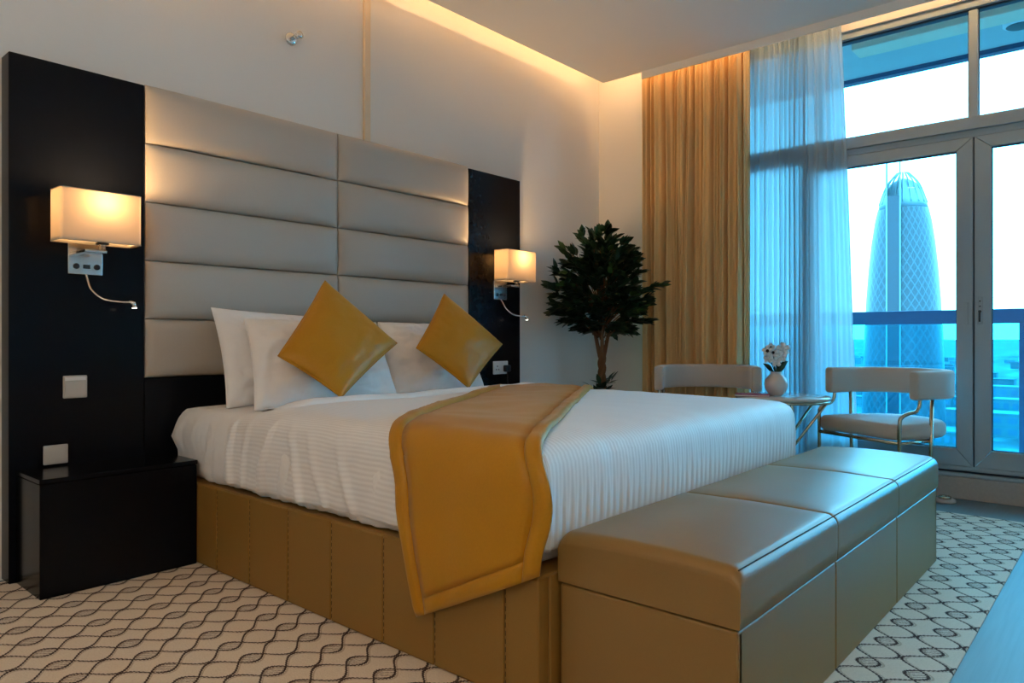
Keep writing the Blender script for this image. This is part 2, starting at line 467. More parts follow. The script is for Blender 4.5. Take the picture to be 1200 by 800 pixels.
# sprinkler on the wall above the headboard
sp = thing('sprinkler', (2.094, YH, 2.52), 'small chrome sprinkler head on the wall above the headboard', 'sprinkler')
def ylathe(name, prof, c, mat, parent, seg=20):
    """lathe about an axis that comes out of the headboard wall (-Y)"""
    vs, fs = [], []
    for (r, d) in prof:
        for k in range(seg):
            a = 2 * PI * k / seg
            vs.append((c[0] + r * math.cos(a), c[1] - d, c[2] + r * math.sin(a)))
    for i in range(len(prof) - 1):
        for k in range(seg):
            a, b = i * seg + k, i * seg + (k + 1) % seg
            fs.append((a, b, b + seg, a + seg))
    fs.append(tuple(range(seg))[::-1]); fs.append(tuple((len(prof) - 1) * seg + k for k in range(seg)))
    return obj(name, vs, fs, mat, parent)
ylathe('escutcheon', [(.034, 0), (.034, .004), (.026, .010), (.014, .012)], (2.094, YH, 2.52), M['chrome'], sp)
ylathe('nozzle', [(.010, .010), (.010, .045), (.014, .046), (.014, .054), (.006, .056)], (2.094, YH, 2.52), M['chrome'], sp)
tube('yoke', smooth_path([(2.082, YH - .05, 2.52), (2.078, YH - .068, 2.52), (2.094, YH - .085, 2.52), (2.110, YH - .068, 2.52), (2.106, YH - .05, 2.52)], 4), .003, M['chrome'], sp)
ylathe('deflector', [(.004, .082), (.020, .084), (.020, .087), (.004, .088)], (2.094, YH, 2.52), M['chrome'], sp)

# ------------------------------------------------------------------ windows and balcony doors
WX0, WX1 = 4.985, 5.045
win = tag(link(bpy.data.objects.new('window_1', None)), kind='structure'); win.location = (5.0, 1.0, .13)
def wbox(name, y0, y1, z0, z1, parent, mat='frame', x0=WX0, x1=WX1, bevel=.004):
    return box(name, x0, x1, y0, y1, z0, z1, M[mat], parent, bevel, 1)
wbox('sill', WY0, WY1, .128, .150, win, x0=4.965, x1=5.10)
wbox('sill_gasket', WY0, WY1, .150, .164, win, 'gasket', 4.995, 5.06, 0)
wbox('sill_rail', WY0, WY1, .164, .192, win, x0=4.975)
wbox('head_rail', WY0, WY1, 2.893, 2.942, win, x0=4.975)
wbox('head_gasket', WY0, WY1, 2.882, 2.893, win, 'gasket', 5.0, 5.05, 0)
wbox('transom', WY0, WY1, 2.176, 2.252, win, x0=4.965)
wbox('transom_step', WY0, WY1, 2.133, 2.176, win, x0=4.98)
mulls = [(.726, .773), (1.61, 1.66), (2.27, 2.32), (-.165, -.118), (WY0, WY0 + .045), (WY1 - .045, WY1)]
for (a, b) in mulls:
    wbox('mullion', a, b, 2.252, 2.882, win)
ed = sorted(mulls)
for i in range(len(ed) - 1):
    wbox('upper_pane', ed[i][1], ed[i + 1][0], 2.25, 2.884, win, 'glass', 5.02, 5.026, 0)
    wbox('pane_gasket', ed[i + 1][0] - .006, ed[i + 1][0], 2.252, 2.884, win, 'gasket', 5.008, 5.014, 0)
    wbox('pane_gasket', ed[i][1], ed[i][1] + .006, 2.252, 2.884, win, 'gasket', 5.008, 5.014, 0)
# fixed lower lights on either side of the doors
for (a, b) in ((1.725, WY1), (WY0, -.23)):
    wbox('lower_stile', a, a + .02, .192, 2.133, win)
    wbox('lower_stile', b - .05, b, .192, 2.133, win)
    wbox('lower_pane', a + .02, b - .05, .19, 2.135, win, 'glass', 5.02, 5.026, 0)

def door(name, y0, y1, hinge_right, handle_side):
    d = tag(link(bpy.data.objects.new(name, None)), kind='structure'); d.location = (5.0, (y0 + y1) / 2, .19)
    s = .083
    z0, z1, a, b = .192, 2.131, 2.06, .294
    # mitred sash members
    def member(nm, q):
        vs = []
        for x in (4.972, 5.04):
            vs += [(x, y, z) for (y, z) in q]
        fs = [(0, 1, 2, 3), (7, 6, 5, 4), (0, 4, 5, 1), (1, 5, 6, 2), (2, 6, 7, 3), (3, 7, 4, 0)]
        bm = bmesh.new()
        bv = [bm.verts.new(v) for v in vs]
        for f in fs: bm.faces.new([bv[i] for i in f])
        bmesh.ops.bevel(bm, geom=list(bm.edges), offset=.0025, segments=1, affect='EDGES')
        from_bm(nm, bm, M['frame'], d)
    g = .0012
    member('stile', [(y0, z0 + g), (y0 + s, b + g), (y0 + s, a - g), (y0, z1 - g)])
    member('stile', [(y1, z0 + g), (y1 - s, b + g), (y1 - s, a - g), (y1, z1 - g)])
    member('rail', [(y0 + g, z0), (y1 - g, z0), (y1 - s - g, b), (y0 + s + g, b)])
    member('rail', [(y0 + g, z1), (y1 - g, z1), (y1 - s - g, a), (y0 + s + g, a)])
    p = wbox('pane', y0 + s - .005, y1 - s + .005, b - .005, a + .005, d, 'glass', 5.015, 5.021, 0)
    for (q0, q1, r0, r1) in ((y0 + s, y0 + s + .006, b, a), (y1 - s - .006, y1 - s, b, a), (y0 + s, y1 - s, b, b + .006), (y0 + s, y1 - s, a - .006, a)):
        wbox('gasket', q0, q1, r0, r1, d, 'gasket', 4.99, 5.0, 0)
    if handle_side is not None:
        hy = handle_side
        wbox('lock_plate', hy - .011, hy + .011, 1.03, 1.19, d, 'frame', 4.962, 4.972, .003)
        cyl = [(4.962, hy, 1.105), (4.952, hy, 1.105)]
        tube('keyhole', cyl, .0075, M['dark_plastic'], d, 10)
        tube('screw', [(4.962, hy, 1.165), (4.958, hy, 1.165)], .004, M['dark_plastic'], d, 8)
        tube('screw', [(4.962, hy, 1.135), (4.958, hy, 1.135)], .004, M['dark_plastic'], d, 8)
        tube('lever', smooth_path([(4.960, hy, 1.10), (4.948, hy, 1.10), (4.946, hy, 1.085), (4.946, hy, 1.045)], 3), .005, M['dark_plastic'], d, 8)
    else:
        hy = y0 + .030
        wbox('pull_plate', hy - .008, hy + .008, 1.03, 1.16, d, 'frame', 4.966, 4.972, .002)
    return d
wbox('meeting_gasket', .7415, .7485, .192, 2.131, win, 'gasket', 4.985, 5.035, 0)
door('door_1', .749, 1.722, False, None)
door('door_2', -.228, .741, True, .712)

# ------------------------------------------------------------------ balcony
struct('balcony_floor', 5.15, 6.62, -2.5, 4.2, -.12, -.02, M['concrete'])
struct('balcony_soffit', 5.15, 6.55, -2.5, 4.2, 3.14, 3.34, M['soffit'])
struct('balcony_fascia', 6.50, 6.58, -2.5, 4.2, 3.105, 3.34, M['rail_paint'])
struct('cove_reflection_band', 5.60, 5.80, -2.5, 1.60, 3.045, 3.14, M['added_glow'], bevel=.01)  # beige box standing in for the lit cove's reflection in the glass
so = thing('soffit_lamp', (6.08, .64, 3.14), 'round flush lamp on the balcony soffit', 'lamp')
lathe('housing', [(.10, 0), (.10, -.02), (.085, -.03)], (6.08, .64, 3.14), M['white_plastic'], so, 24)
lathe('diffuser', [(.083, -.028), (.07, -.036), (.01, -.038)], (6.08, .64, 3.14), M['house'], so, 24)

rl = thing('balcony_railing', (6.4, .9, -.02), 'blue metal balcony railing with tinted glass panels', 'railing')
box('top_rail', 6.37, 6.43, -2.4, 4.1, 1.058, 1.166, M['rail_paint'], rl, .006)
box('bottom_rail', 6.38, 6.42, -2.4, 4.1, .02, .06, M['rail_paint'], rl, .004)
posts = [-2.3, -.75, .645, 2.1, 3.6]
for y in posts:
    box('post', 6.375, 6.425, y - .03, y + .03, -.02, 1.058, M['rail_paint'], rl, .004)
for i in range(len(posts) - 1):
    box('glass_panel', 6.397, 6.403, posts[i] + .03, posts[i + 1] - .03, .06, 1.058, M['rail_glass'], rl)

# ------------------------------------------------------------------ the city far below
GZ = -56.0
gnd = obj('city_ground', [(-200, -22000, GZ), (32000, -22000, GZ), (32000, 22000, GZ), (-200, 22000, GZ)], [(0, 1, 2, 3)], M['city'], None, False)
tag(gnd, kind='structure')

def cam_dir(px):
    r = (px - 600) / 846; th = R(41.12)
    return Vector((r * math.sin(th) + math.cos(th), -r * math.cos(th) + math.sin(th), 0))

# the tall lattice tower: its centre stands 420 m out
TD = 420.0
tc_ = cam_dir(1058) * TD
TX, TY = tc_.x, tc_.y
tw = thing('office_tower', (TX, TY, GZ), 'tall tapering blue tower with a lattice skin and domed crown', 'tower')
K = TD / 846
def zpx(y): return .95 + (396 - y) * K
prof = [(43.5, 515), (43, 470), (42, 430), (40.5, 390), (38.5, 350), (36, 315), (33, 285), (29.5, 260), (26.5, 246)]
vs, fs, uv = [], [], []
SEG = 64
for (w, y) in prof:
    for k in range(SEG + 1):
        a = 2 * PI * k / SEG
        vs.append((TX + w * K * math.cos(a), TY + w * K * math.sin(a), zpx(y)))
        uv.append((k / SEG * 30, zpx(y) * 30 / 125.0 * .62))
for i in range(len(prof) - 1):
    for k in range(SEG):
        a = i * (SEG + 1) + k
        fs.append((a, a + 1, a + SEG + 2, a + SEG + 1))
obj('lattice_skin', vs, fs, M['tower'], tw, True, True, uv)
lathe('crown', [(26.3 * K, zpx(247)), (24 * K, zpx(236)), (20 * K, zpx(225)), (14 * K, zpx(216)), (7 * K, zpx(211)), (1 * K, zpx(209))], (TX, TY, 0), M['tower_cap'], tw, 32)
for k in range(9):     # open ribs standing over the crown
    a = R(113) + k * R(20)
    pts = [(TX + 25 * K * math.cos(a), TY + 25 * K * math.sin(a), zpx(240)), (TX + 17 * K * math.cos(a), TY + 17 * K * math.sin(a), zpx(217)), (TX + 6 * K * math.cos(a), TY + 6 * K * math.sin(a), zpx(203))]
    tube('crown_rib', smooth_path(pts, 4), .45, M['tower_white'], tw, 6)
f_ = -tc_.normalized(); s_ = Vector((-f_.y, f_.x, 0))       # towards the room, and sideways
if s_.dot(Vector((math.sin(R(41.12)), -math.cos(R(41.12)), 0))) < 0: s_ = -s_
def prism(name, a0, a1, d0, d1, z0, z1, mat):
    o = Vector((TX, TY, 0)); q = []
    for z in (z0, z1):
        for (a, d) in ((a0, d0), (a1, d0), (a1, d1), (a0, d1)):
            q.append(o + s_ * a + f_ * d + Vector((0, 0, z)))
    return obj(name, q, [(0, 1, 2, 3), (7, 6, 5, 4), (0, 4, 5, 1), (1, 5, 6, 2), (2, 6, 7, 3), (3, 7, 4, 0)], mat, tw, False)
prism('lift_shaft', -15.5 * K, -3.5 * K, 4, 22.2, GZ, zpx(236), M['tower_dark'])
for a in (-16.2, -2.8):
    prism('fin', (a - .7) * K, (a + .7) * K, 4, 23.0, GZ, zpx(196), M['tower_white'])

rnd = random.Random(5)
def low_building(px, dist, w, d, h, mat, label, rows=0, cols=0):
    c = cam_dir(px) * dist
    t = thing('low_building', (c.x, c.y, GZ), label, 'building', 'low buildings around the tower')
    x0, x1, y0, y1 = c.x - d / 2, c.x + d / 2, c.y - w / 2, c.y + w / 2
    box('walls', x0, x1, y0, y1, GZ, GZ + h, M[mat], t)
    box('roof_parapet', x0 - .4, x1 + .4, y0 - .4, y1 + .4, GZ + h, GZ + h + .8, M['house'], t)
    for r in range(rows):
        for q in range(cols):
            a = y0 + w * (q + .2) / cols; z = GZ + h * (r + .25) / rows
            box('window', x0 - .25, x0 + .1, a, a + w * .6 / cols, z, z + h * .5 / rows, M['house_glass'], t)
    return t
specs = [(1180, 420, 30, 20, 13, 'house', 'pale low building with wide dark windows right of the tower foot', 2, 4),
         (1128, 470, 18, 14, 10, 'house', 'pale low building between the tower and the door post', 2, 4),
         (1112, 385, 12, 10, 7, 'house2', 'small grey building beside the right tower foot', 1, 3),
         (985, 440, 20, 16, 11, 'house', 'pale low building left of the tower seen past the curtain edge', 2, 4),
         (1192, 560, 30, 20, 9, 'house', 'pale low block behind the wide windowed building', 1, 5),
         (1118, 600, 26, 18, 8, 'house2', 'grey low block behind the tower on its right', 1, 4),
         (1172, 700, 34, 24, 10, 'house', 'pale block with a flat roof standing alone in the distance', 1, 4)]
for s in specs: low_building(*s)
rh = random.Random(9)
spots = []
while len(spots) < 26:
    px, dist = rh.choice((rh.uniform(1100, 1123), rh.uniform(1160, 1200), rh.uniform(1000, 1016))), rh.uniform(620, 1900)
    p = cam_dir(px) * dist
    if all((p - q).length > 45 for q in spots): spots.append(p)
for p in spots:
    w, d, h = rh.uniform(12, 26), rh.uniform(10, 18), rh.uniform(6, 13)
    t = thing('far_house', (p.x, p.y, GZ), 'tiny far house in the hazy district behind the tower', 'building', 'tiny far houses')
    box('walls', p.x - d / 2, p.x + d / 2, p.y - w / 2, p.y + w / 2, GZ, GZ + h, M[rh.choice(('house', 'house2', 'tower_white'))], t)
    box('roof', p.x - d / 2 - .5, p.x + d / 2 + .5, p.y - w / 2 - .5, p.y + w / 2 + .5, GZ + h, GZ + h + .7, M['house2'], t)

# ------------------------------------------------------------------ rug
tag(box('rug', -.5, 4.51, .40, 3.33, 0, .006, M['rug'], None, .002, 1),
    'cream carpet with rows of dark brown chain curves under the bed', 'rug')

# ------------------------------------------------------------------ headboard
HB = 3.27                      # face of the black panels
hb = thing('headboard', (2.325, YH - .05, .006), 'wide black headboard panel with ten beige padded leather cushions', 'headboard')
box('side_panel', .815, 1.314, HB, YH - .003, .006, 2.05, M['black'], hb, .003, 1)
box('side_panel', 3.325, 3.832, HB, YH - .003, .006, 2.045, M['black'], hb, .003, 1)
box('lower_panel', 1.316, 3.323, HB + .004, YH - .003, .006, .775, M['black'], hb, .002, 1)
box('backing_board', 1.318, 3.321, HB + .035, YH - .003, .777, 2.04, M['leather'], hb)

def puff_mesh(name, W, H, base, D, nx=36, nz=16):
    """padded panel: face towards -Y, origin at its centre"""
    vs, fs = [], []
    def sp_(i, n):
        t = i / n * 2 - 1
        return math.copysign(abs(t) ** .75 if True else t, t)
    for j in range(nz + 1):
        for i in range(nx + 1):
            u = math.sin(sp_(i, nx) * PI / 2); v = math.sin(sp_(j, nz) * PI / 2)
            e = (1 - abs(u) ** 12) ** .5 * (1 - abs(v) ** 4) ** .5
            bow = .5 + .5 * (1 - u * u) ** .3
            y = -(D * e * bow) - .004 * noise.noise(Vector((u * 3, v * 2, 7)))*e
            vs.append((u * W / 2, y, v * H / 2))
    n1 = len(vs)
    for j in range(nz):
        for i in range(nx):
            a = j * (nx + 1) + i
            fs.append((a, a + 1, a + nx + 2, a + nx + 1))
    rim = [i for i in range(nx + 1)] + [(j) * (nx + 1) + nx for j in range(1, nz + 1)] + [nz * (nx + 1) + i for i in range(nx - 1, -1, -1)] + [j * (nx + 1) for j in range(nz - 1, 0, -1)]
    for r in rim:
        vs.append((vs[r][0], base, vs[r][2]))
    m_ = len(rim)
    for k in range(m_):
        fs.append((rim[k], n1 + k, n1 + (k + 1) % m_, rim[(k + 1) % m_]))
    me = bpy.data.meshes.new(name)
    me.from_pydata(vs, [], fs); me.materials.append(M['leather'])
    me.polygons.foreach_set('use_smooth', [i < nx * nz for i in range(len(me.polygons))])
    return me
CW, CH = 1.0025, .2556
pm = puff_mesh('cushion', CW - .003, CH - .002, .032, .044)
for c in range(2):
    for r in range(5):
        o = link(bpy.data.objects.new('cushion', pm)); o.parent = hb
        o.location = Vector((1.318 + CW * (c + .5), HB + .008, .778 + CH * (r + .5))) - Vector(hb.location)

# ------------------------------------------------------------------ wall lamps, switches, sockets
def bracket_lamp(cx, label):
    t = thing('wall_lamp', (cx, HB, 1.2), label, 'lamp', 'bedside wall lamps')
    # plate with its switches
    pl = box('back_plate', cx - .062, cx + .068, HB - .012, HB, 1.209, 1.335, M['chrome'], t, .003, 1)
    for dx in (-.032, .045):
        ylathe('push_button', [(.0115, .011), (.0115, .016), (.008, .017), (.003, .0165)], (cx + dx, HB, 1.242), M['dark_plastic'], t, 16)
    box('usb_socket', cx - .007, cx + .019, HB - .015, HB - .011, 1.234, 1.250, M['dark_plastic'], t, .001, 1)
    # arm: out of the plate, sideways, then up to the shade
    box('arm', cx - .045, cx - .018, HB - .075, HB - .010, 1.288, 1.300, M['chrome'], t, .002, 1)
    box('arm', cx - .045, cx + .035, HB - .150, HB - .060, 1.288, 1.300, M['chrome'], t, .002, 1)
    tube('stem', [(cx + .022, HB - .135, 1.298), (cx + .022, HB - .135, 1.40)], .013, M['chrome'], t, 14)
    lathe('collar', [(.013, 0), (.024, .002), (.024, .008), (.013, .010)], (cx + .022, HB - .135, 1.322), M['dark_plastic'], t, 18)
    lathe('bulb', [(.010, 0), (.012, .012), (.024, .032), (.028, .05), (.022, .068), (.008, .076)], (cx + .012, HB - .135, 1.40), M['bulb'], t, 16)
    # rectangular shade with rounded corners, open above and below
    sx0, sx1, sy0, sy1, z0, z1 = cx - .148, cx + .146, HB - .205, HB - .085, 1.325, 1.524
    def outline(ins, rr=.012, n=4):
        pts = []
        for (qx, qy, a0) in ((sx1 - ins - rr, sy1 - ins - rr, 0), (sx0 + ins + rr, sy1 - ins - rr, 90), (sx0 + ins + rr, sy0 + ins + rr, 180), (sx1 - ins - rr, sy0 + ins + rr, 270)):
            for k in range(n + 1):
                a = R(a0 + 90 * k / n); pts.append((qx + rr * math.cos(a), qy + rr * math.sin(a)))
        return pts
    o_ = outline(0); n = len(o_)
    vs = [(x, y, z0) for x, y in o_] + [(x, y, z1) for x, y in o_]
    fs = [(k, (k + 1) % n, n + (k + 1) % n, n + k) for k in range(n)]
    sh = obj('shade', vs, fs, M['shade'], t, False)
    for (za, zb) in ((z0 - .001, z0 + .0025), (z1 - .0025, z1 + .001)):
        a_, b_ = outline(-.001), outline(.0015)
        vs = [(x, y, za) for x, y in a_] + [(x, y, zb) for x, y in a_] + [(x, y, zb) for x, y in b_] + [(x, y, za) for x, y in b_]
        fs = []
        for lay in range(4):
            for k in range(n):
                fs.append((lay * n + k, lay * n + (k + 1) % n, ((lay + 1) % 4) * n + (k + 1) % n, ((lay + 1) % 4) * n + k))
        h = obj('hem', vs, fs, M['shade'], None, False)
        h.parent = sh
    # diffuser sheet low inside the shade
    vs = [(x, y, z0 + .012) for x, y in outline(.004)]
    obj('diffuser', vs, [tuple(range(n))], M['shade'], t, False)
    # reading light on a bent neck
    pth = smooth_path([(cx + .006, HB - .006, 1.212), (cx + .004, HB - .03, 1.185), (cx + .010, HB - .055, 1.145), (cx + .045, HB - .085, 1.108), (cx + .105, HB - .105, 1.098), (cx + .135, HB - .112, 1.098)], 6)
    tube('reading_neck', pth, .0045, M['chrome'], t, 8)
    tube('reading_head', [(cx + .132, HB - .111, 1.102), (cx + .150, HB - .114, 1.094), (cx + .152, HB - .115, 1.076)], [.006, .009, .010], M['chrome'], t, 12)
    tube('reading_lens', [(cx + .152, HB - .115, 1.0765), (cx + .152, HB - .115, 1.0735)], .0085, M['spot_led'], t, 12)
    ld = bpy.data.lights.new('bulb_light', 'POINT'); ld.energy = BULB_WATTS; ld.color = (1.0, .60, .26); ld.shadow_soft_size = .035
    lo = link(bpy.data.objects.new('bulb_light', ld)); lo.parent = t
    lo.location = (.012, -.135, 1.485 - 1.2)
    return t
bracket_lamp(1.076, 'lit cream box wall lamp on the black panel above the nightstand')
bracket_lamp(3.615, 'lit cream box wall lamp on the black panel nearer the plant')

sw = thing('light_switch', (1.042, HB, .752), 'square grey light switch plate above the nightstand', 'switch')
box('plate', .998, 1.086, HB - .009, HB - .0004, .707, .798, M['plate'], sw, .003, 1)
box('rocker', 1.004, 1.080, HB - .014, HB - .008, .713, .774, M['plate'], sw, .002, 1)
box('label_strip', 1.004, 1.080, HB - .012, HB - .008, .778, .792, M['white_plastic'], sw, .001, 1)
so2 = thing('wall_socket', (.972, HB, .484), 'small grey socket plate just above the nightstand top', 'socket')
box('plate', .929, 1.016, HB - .009, HB - .0004, .448, .524, M['plate'], so2, .003, 1)
box('cover', .937, 1.008, HB - .012, HB - .008, .457, .515, M['plate'], so2, .002, 1)
so3 = thing('double_socket', (3.622, HB, .75), 'white double socket on the black panel beside the far pillow', 'socket')
box('plate', 3.548, 3.696, HB - .009, HB - .0004, .707, .795, M['white_plastic'], so3, .003, 1)
for dx in (-.045, -.022):
    box('pin_hole', 3.622 + dx - .004, 3.622 + dx + .004, HB - .0105, HB - .008, .735, .743, M['dark_plastic'], so3)
box('pin_hole', 3.583, 3.591, HB - .0105, HB - .008, .757, .765, M['dark_plastic'], so3)
for dx in (-.05, .02):
    box('rocker', 3.622 + dx - .006, 3.622 + dx + .006, HB - .012, HB - .008, .772, .786, M['white_plastic'], so3, .001, 1)
pg = thing('plug', (3.662, HB - .009, .745), 'black plug pushed into the white double socket', 'plug')
box('body', 3.640, 3.688, HB - .045, HB - .010, .722, .768, M['dark_plastic'], pg, .008, 2)
tube('cable', smooth_path([(3.664, HB - .03, .724), (3.664, HB - .032, .66), (3.68, HB - .03, .58), (3.70, HB - .02, .40)], 5), .004, M['dark_plastic'], pg)

# ------------------------------------------------------------------ nightstand
ns = thing('nightstand', (1.125, 3.12, .006), 'low black lacquered box nightstand under the left wall lamp', 'nightstand')
box('body', .838, 1.411, 2.984, HB - .001, .006, .421, M['black'], ns, .003, 1)
box('top', .836, 1.413, 2.980, HB - .001, .423, .440, M['black'], ns, .002, 1)

# ------------------------------------------------------------------ bed base
BX0, BX1, BY0, BY1, BZ = 1.414, 3.25, 1.145, HB - .012, .345
bed = thing('upholstered_bed', (2.33, 2.2, .006), 'tan leather box bed base with vertical stitched panels', 'bed')
box('core', BX0 + .02, BX1 - .02, BY0 + .02, BY1, .006, BZ - .012, M['base'], bed)
ys = [BY0, 1.264, 1.534, 1.765, 2.038, 2.30, 2.567, 2.823, 3.06, BY1]
for i in range(len(ys) - 1):
    for (a, b) in ((BX0, BX0 + .045), (BX1 - .045, BX1)):
        box('side_panel', a, b, ys[i] + .0012, ys[i + 1] - .0012, .008, BZ - .004, M['base'], bed, .006, 2)
xs = [BX0 + .046 + (BX1 - BX0 - .092) * k / 7 for k in range(8)]
for i in range(7):
    box('foot_panel', xs[i] + .0012, xs[i + 1] - .0012, BY0, BY0 + .045, .008, BZ - .004, M['base'], bed, .006, 2)
box('top_edge', BX0 + .004, BX1 - .004, BY0 + .004, BY1, BZ - .012, BZ, M['base'], bed, .005, 2)
for y in ys[1:-1]:
    vs, fs = [], []
    for k in range(15):      # a row of stitches on either side of each joint
        z = .02 + k * .0215
        for d in (-.007,):
            n0 = len(vs)
            vs += [(BX0 - .0008, y + d - .0009, z), (BX0 - .0008, y + d + .0009, z), (BX0 - .0008, y + d + .0009, z + .013), (BX0 - .0008, y + d - .0009, z + .013),
                   (BX0 + .002, y + d - .0009, z), (BX0 + .002, y + d + .0009, z), (BX0 + .002, y + d + .0009, z + .013), (BX0 + .002, y + d - .0009, z + .013)]
            fs += [tuple(n0 + q for q in f) for f in ((3, 2, 1, 0), (0, 1, 5, 4), (1, 2, 6, 5), (2, 3, 7, 6), (3, 0, 4, 7))]
    st = obj('stitching', vs, fs, M['thread'], bed, False); st['kind'] = 'stuff'

# ------------------------------------------------------------------ mattress and duvet (ring-built soft boxes)
def soft_box(name, x0, x1, y0, y1, prof, rc, mat, parent, zfun, side=None, nper=220, uv=True):
    """prof: (outset from the outline, z, drop) rows from the middle of the top to the hem"""
    def outline(o):
        pts = []
        a, b, c, d = x0 - o, x1 + o, y0 - o, y1 + o
        r = max(.004, min(rc + o, (b - a) / 2 - .001, (d - c) / 2 - .001))
        L = 2 * (b - a - 2 * r) + 2 * (d - c - 2 * r) + 2 * PI * r
        segs = [('l', (a + r, c), (1, 0), b - a - 2 * r, (0, -1)), ('a', (b - r, c + r), -90), ('l', (b, c + r), (0, 1), d - c - 2 * r, (1, 0)), ('a', (b - r, d - r), 0),
                ('l', (b - r, d), (-1, 0), b - a - 2 * r, (0, 1)), ('a', (a + r, d - r), 90), ('l', (a, d - r), (0, -1), d - c - 2 * r, (-1, 0)), ('a', (a + r, c + r), 180)]
        return segs, r
    NL, NA = 230, 12
    vs, fs, uvs = [], [], []
    N = None
    for (o, z, drop) in prof:
        segs, r = outline(o)
        ring = []
        for sgm in segs:
            if sgm[0] == 'l':
                _, p, dr, ln, nm = sgm
                for k in range(NL):
                    t = k / NL
                    ring.append((p[0] + dr[0] * ln * t, p[1] + dr[1] * ln * t, nm[0], nm[1]))
            else:
                _, c, a0 = sgm
                for k in range(NA):
                    a = R(a0 + 90 * k / NA)
                    ring.append((c[0] + r * math.cos(a), c[1] + r * math.sin(a), math.cos(a), math.sin(a)))
        N = len(ring)
        for (x, y, nx_, ny_) in ring:
            dz = zfun(x, y, z, drop) if zfun else 0
            ox = oy = 0
            if side and drop > 0.01:
                s = side(x, y, z, drop, nx_, ny_); ox, oy = nx_ * s, ny_ * s
            vs.append((x + ox, y + oy, z + dz))
            uvs.append((x + nx_ * drop, y + ny_ * drop))
    for i in range(len(prof) - 1):
        for k in range(N):
            a, b = i * N + k, i * N + (k + 1) % N
            fs.append((a, a + N, b + N, b))
    fs.append(tuple(range(N)))
    return obj(name, vs, fs, mat, parent, True, True, uvs)

mt = thing('mattress', (2.33, 2.2, BZ), 'white sheeted mattress showing at the head of the bed', 'mattress')
pr_ = [(-.9, .650, 0), (-.45, .650, 0), (-.2, .649, 0), (-.08, .643, 0), (-.045, .636, .0), (-.02, .622, .015), (-.006, .598, .035), (0, .57, .06), (.002, .52, .11), (0, .46, .17), (-.004, .40, .23), (-.012, .365, .265), (-.03, .350, .28)]
soft_box('sheet', 1.42, 3.24, 1.20, 3.245, pr_, .05, M['linen'], mt, lambda x, y, z, d: .004 * noise.noise(Vector((x * 4, y * 4, 2))),
         lambda x, y, z, d, nx_, ny_: .050 * min(1, d / .12) * abs(noise.noise(Vector((x * 2 + z * 1.5, y * 17 + z * 5.5, z * 1.5)))) * (1 - .95 * sstep(2.9, 3.0, y) * sstep(.52, .46, z)) - .010)

DT = .690        # top of the duvet
du = thing('duvet', (2.33, 1.95, .62), 'white satin striped duvet tucked over the bed', 'duvet')
dp = [(-.9, DT, 0), (-.6, DT, 0), (-.4, DT, 0), (-.25, DT - .002, 0), (-.14, DT - .006, 0), (-.09, DT - .011, .0), (-.06, DT - .018, .02), (-.035, DT - .030, .045), (-.014, DT - .050, .075), (-.002, DT - .078, .105), (.002, DT - .11, .14),
      (.004, DT - .15, .18), (.004, DT - .19, .22), (.003, DT - .22, .25), (.002, DT - .25, .28), (0, DT - .28, .31), (-.001, DT - .302, .332), (-.006, DT - .312, .342), (-.02, DT - .310, .345)]
def duvet_z(x, y, z, d):
    near_head = sstep(2.45, 2.80, y)
    w = .006 * noise.noise(Vector((x * 3, y * 3, 1))) + .003 * noise.noise(Vector((x * 9, y * 9, 4)))
    w -= .035 * near_head * (1 - min(1, d / .3))
    # the hem rises a little towards the foot corner
    h = min(1, d / .3)
    w += .018 * h * sstep(1.5, 1.15, y) * 1.0
    w += .006 * h * noise.noise(Vector((x * 5, y * 5, 9)))
    return w
def duvet_side(x, y, z, d, nx_, ny_):
    f = min(1, d / .2)
    q = y if abs(nx_) > .5 else x
    slant = z * (1.2 if abs(nx_) > .5 else .15)
    s = .016 * noise.noise(Vector((q * 6 + slant * 3, z * 2.2, nx_ * 3))) + .009 * noise.noise(Vector((q * 17 + slant * 7, z * 5, nx_ * 3 + 5)))
    # a few sharp creases running down from the corner of the bed
    if nx_ < -.5:
        for (yy, wd, am, sl) in ((2.69, .012, .022, .0), (2.42, .013, .026, .28), (2.25, .016, .018, -.30), (2.13, .015, .013, -.45), (1.97, .018, .012, -.4), (2.58, .015, .013, .15)):
            e = (y - (yy + sl * (DT - .15 - z))) / wd
            s += am * math.exp(-e * e) * sstep(0, .12, d)
    if ny_ < -.5:
        s = .35 * s
        s += .0035 * math.sin(x * 2 * PI / .034) * sstep(.12, .34, d)
    return s * f
soft_box('cover', 1.41, 3.25, 1.150, 2.77, dp, .055, M['stripe'], du, duvet_z, duvet_side)
# turned-back edge lying across the duvet in front of the pillows
fp = [(-.014, -.02), (-.012, 0), (.0, .012), (.02, .019), (.06, .02), (.11, .018), (.15, .012), (.162, 0), (.164, -.02)]
vs, fs, uvs = [], [], []
NX = 60
for i in range(NX + 1):
    x = 1.50 + (3.19 - 1.50) * i / NX
    for (dy, dz) in fp:
        y = 2.50 + dy + .015 * noise.noise(Vector((x * 2.5, 0, 3)))
        sag = .026 * sstep(.14, 0, x - 1.50) + .026 * sstep(.14, 0, 3.19 - x)
        vs.append((x, y, DT + duvet_z(x, y, DT, 0) + dz * (1 + .3 * noise.noise(Vector((x * 6, dy * 9, 1)))) - sag)); uvs.append((x, y))
n = len(fp)
for i in range(NX):
    for k in range(n - 1):
        a = i * n + k
        fs.append((a, a + 1, a + n + 1, a + n))
obj('turned_back_edge', vs, fs, M['linen'], du, True, True, uvs)

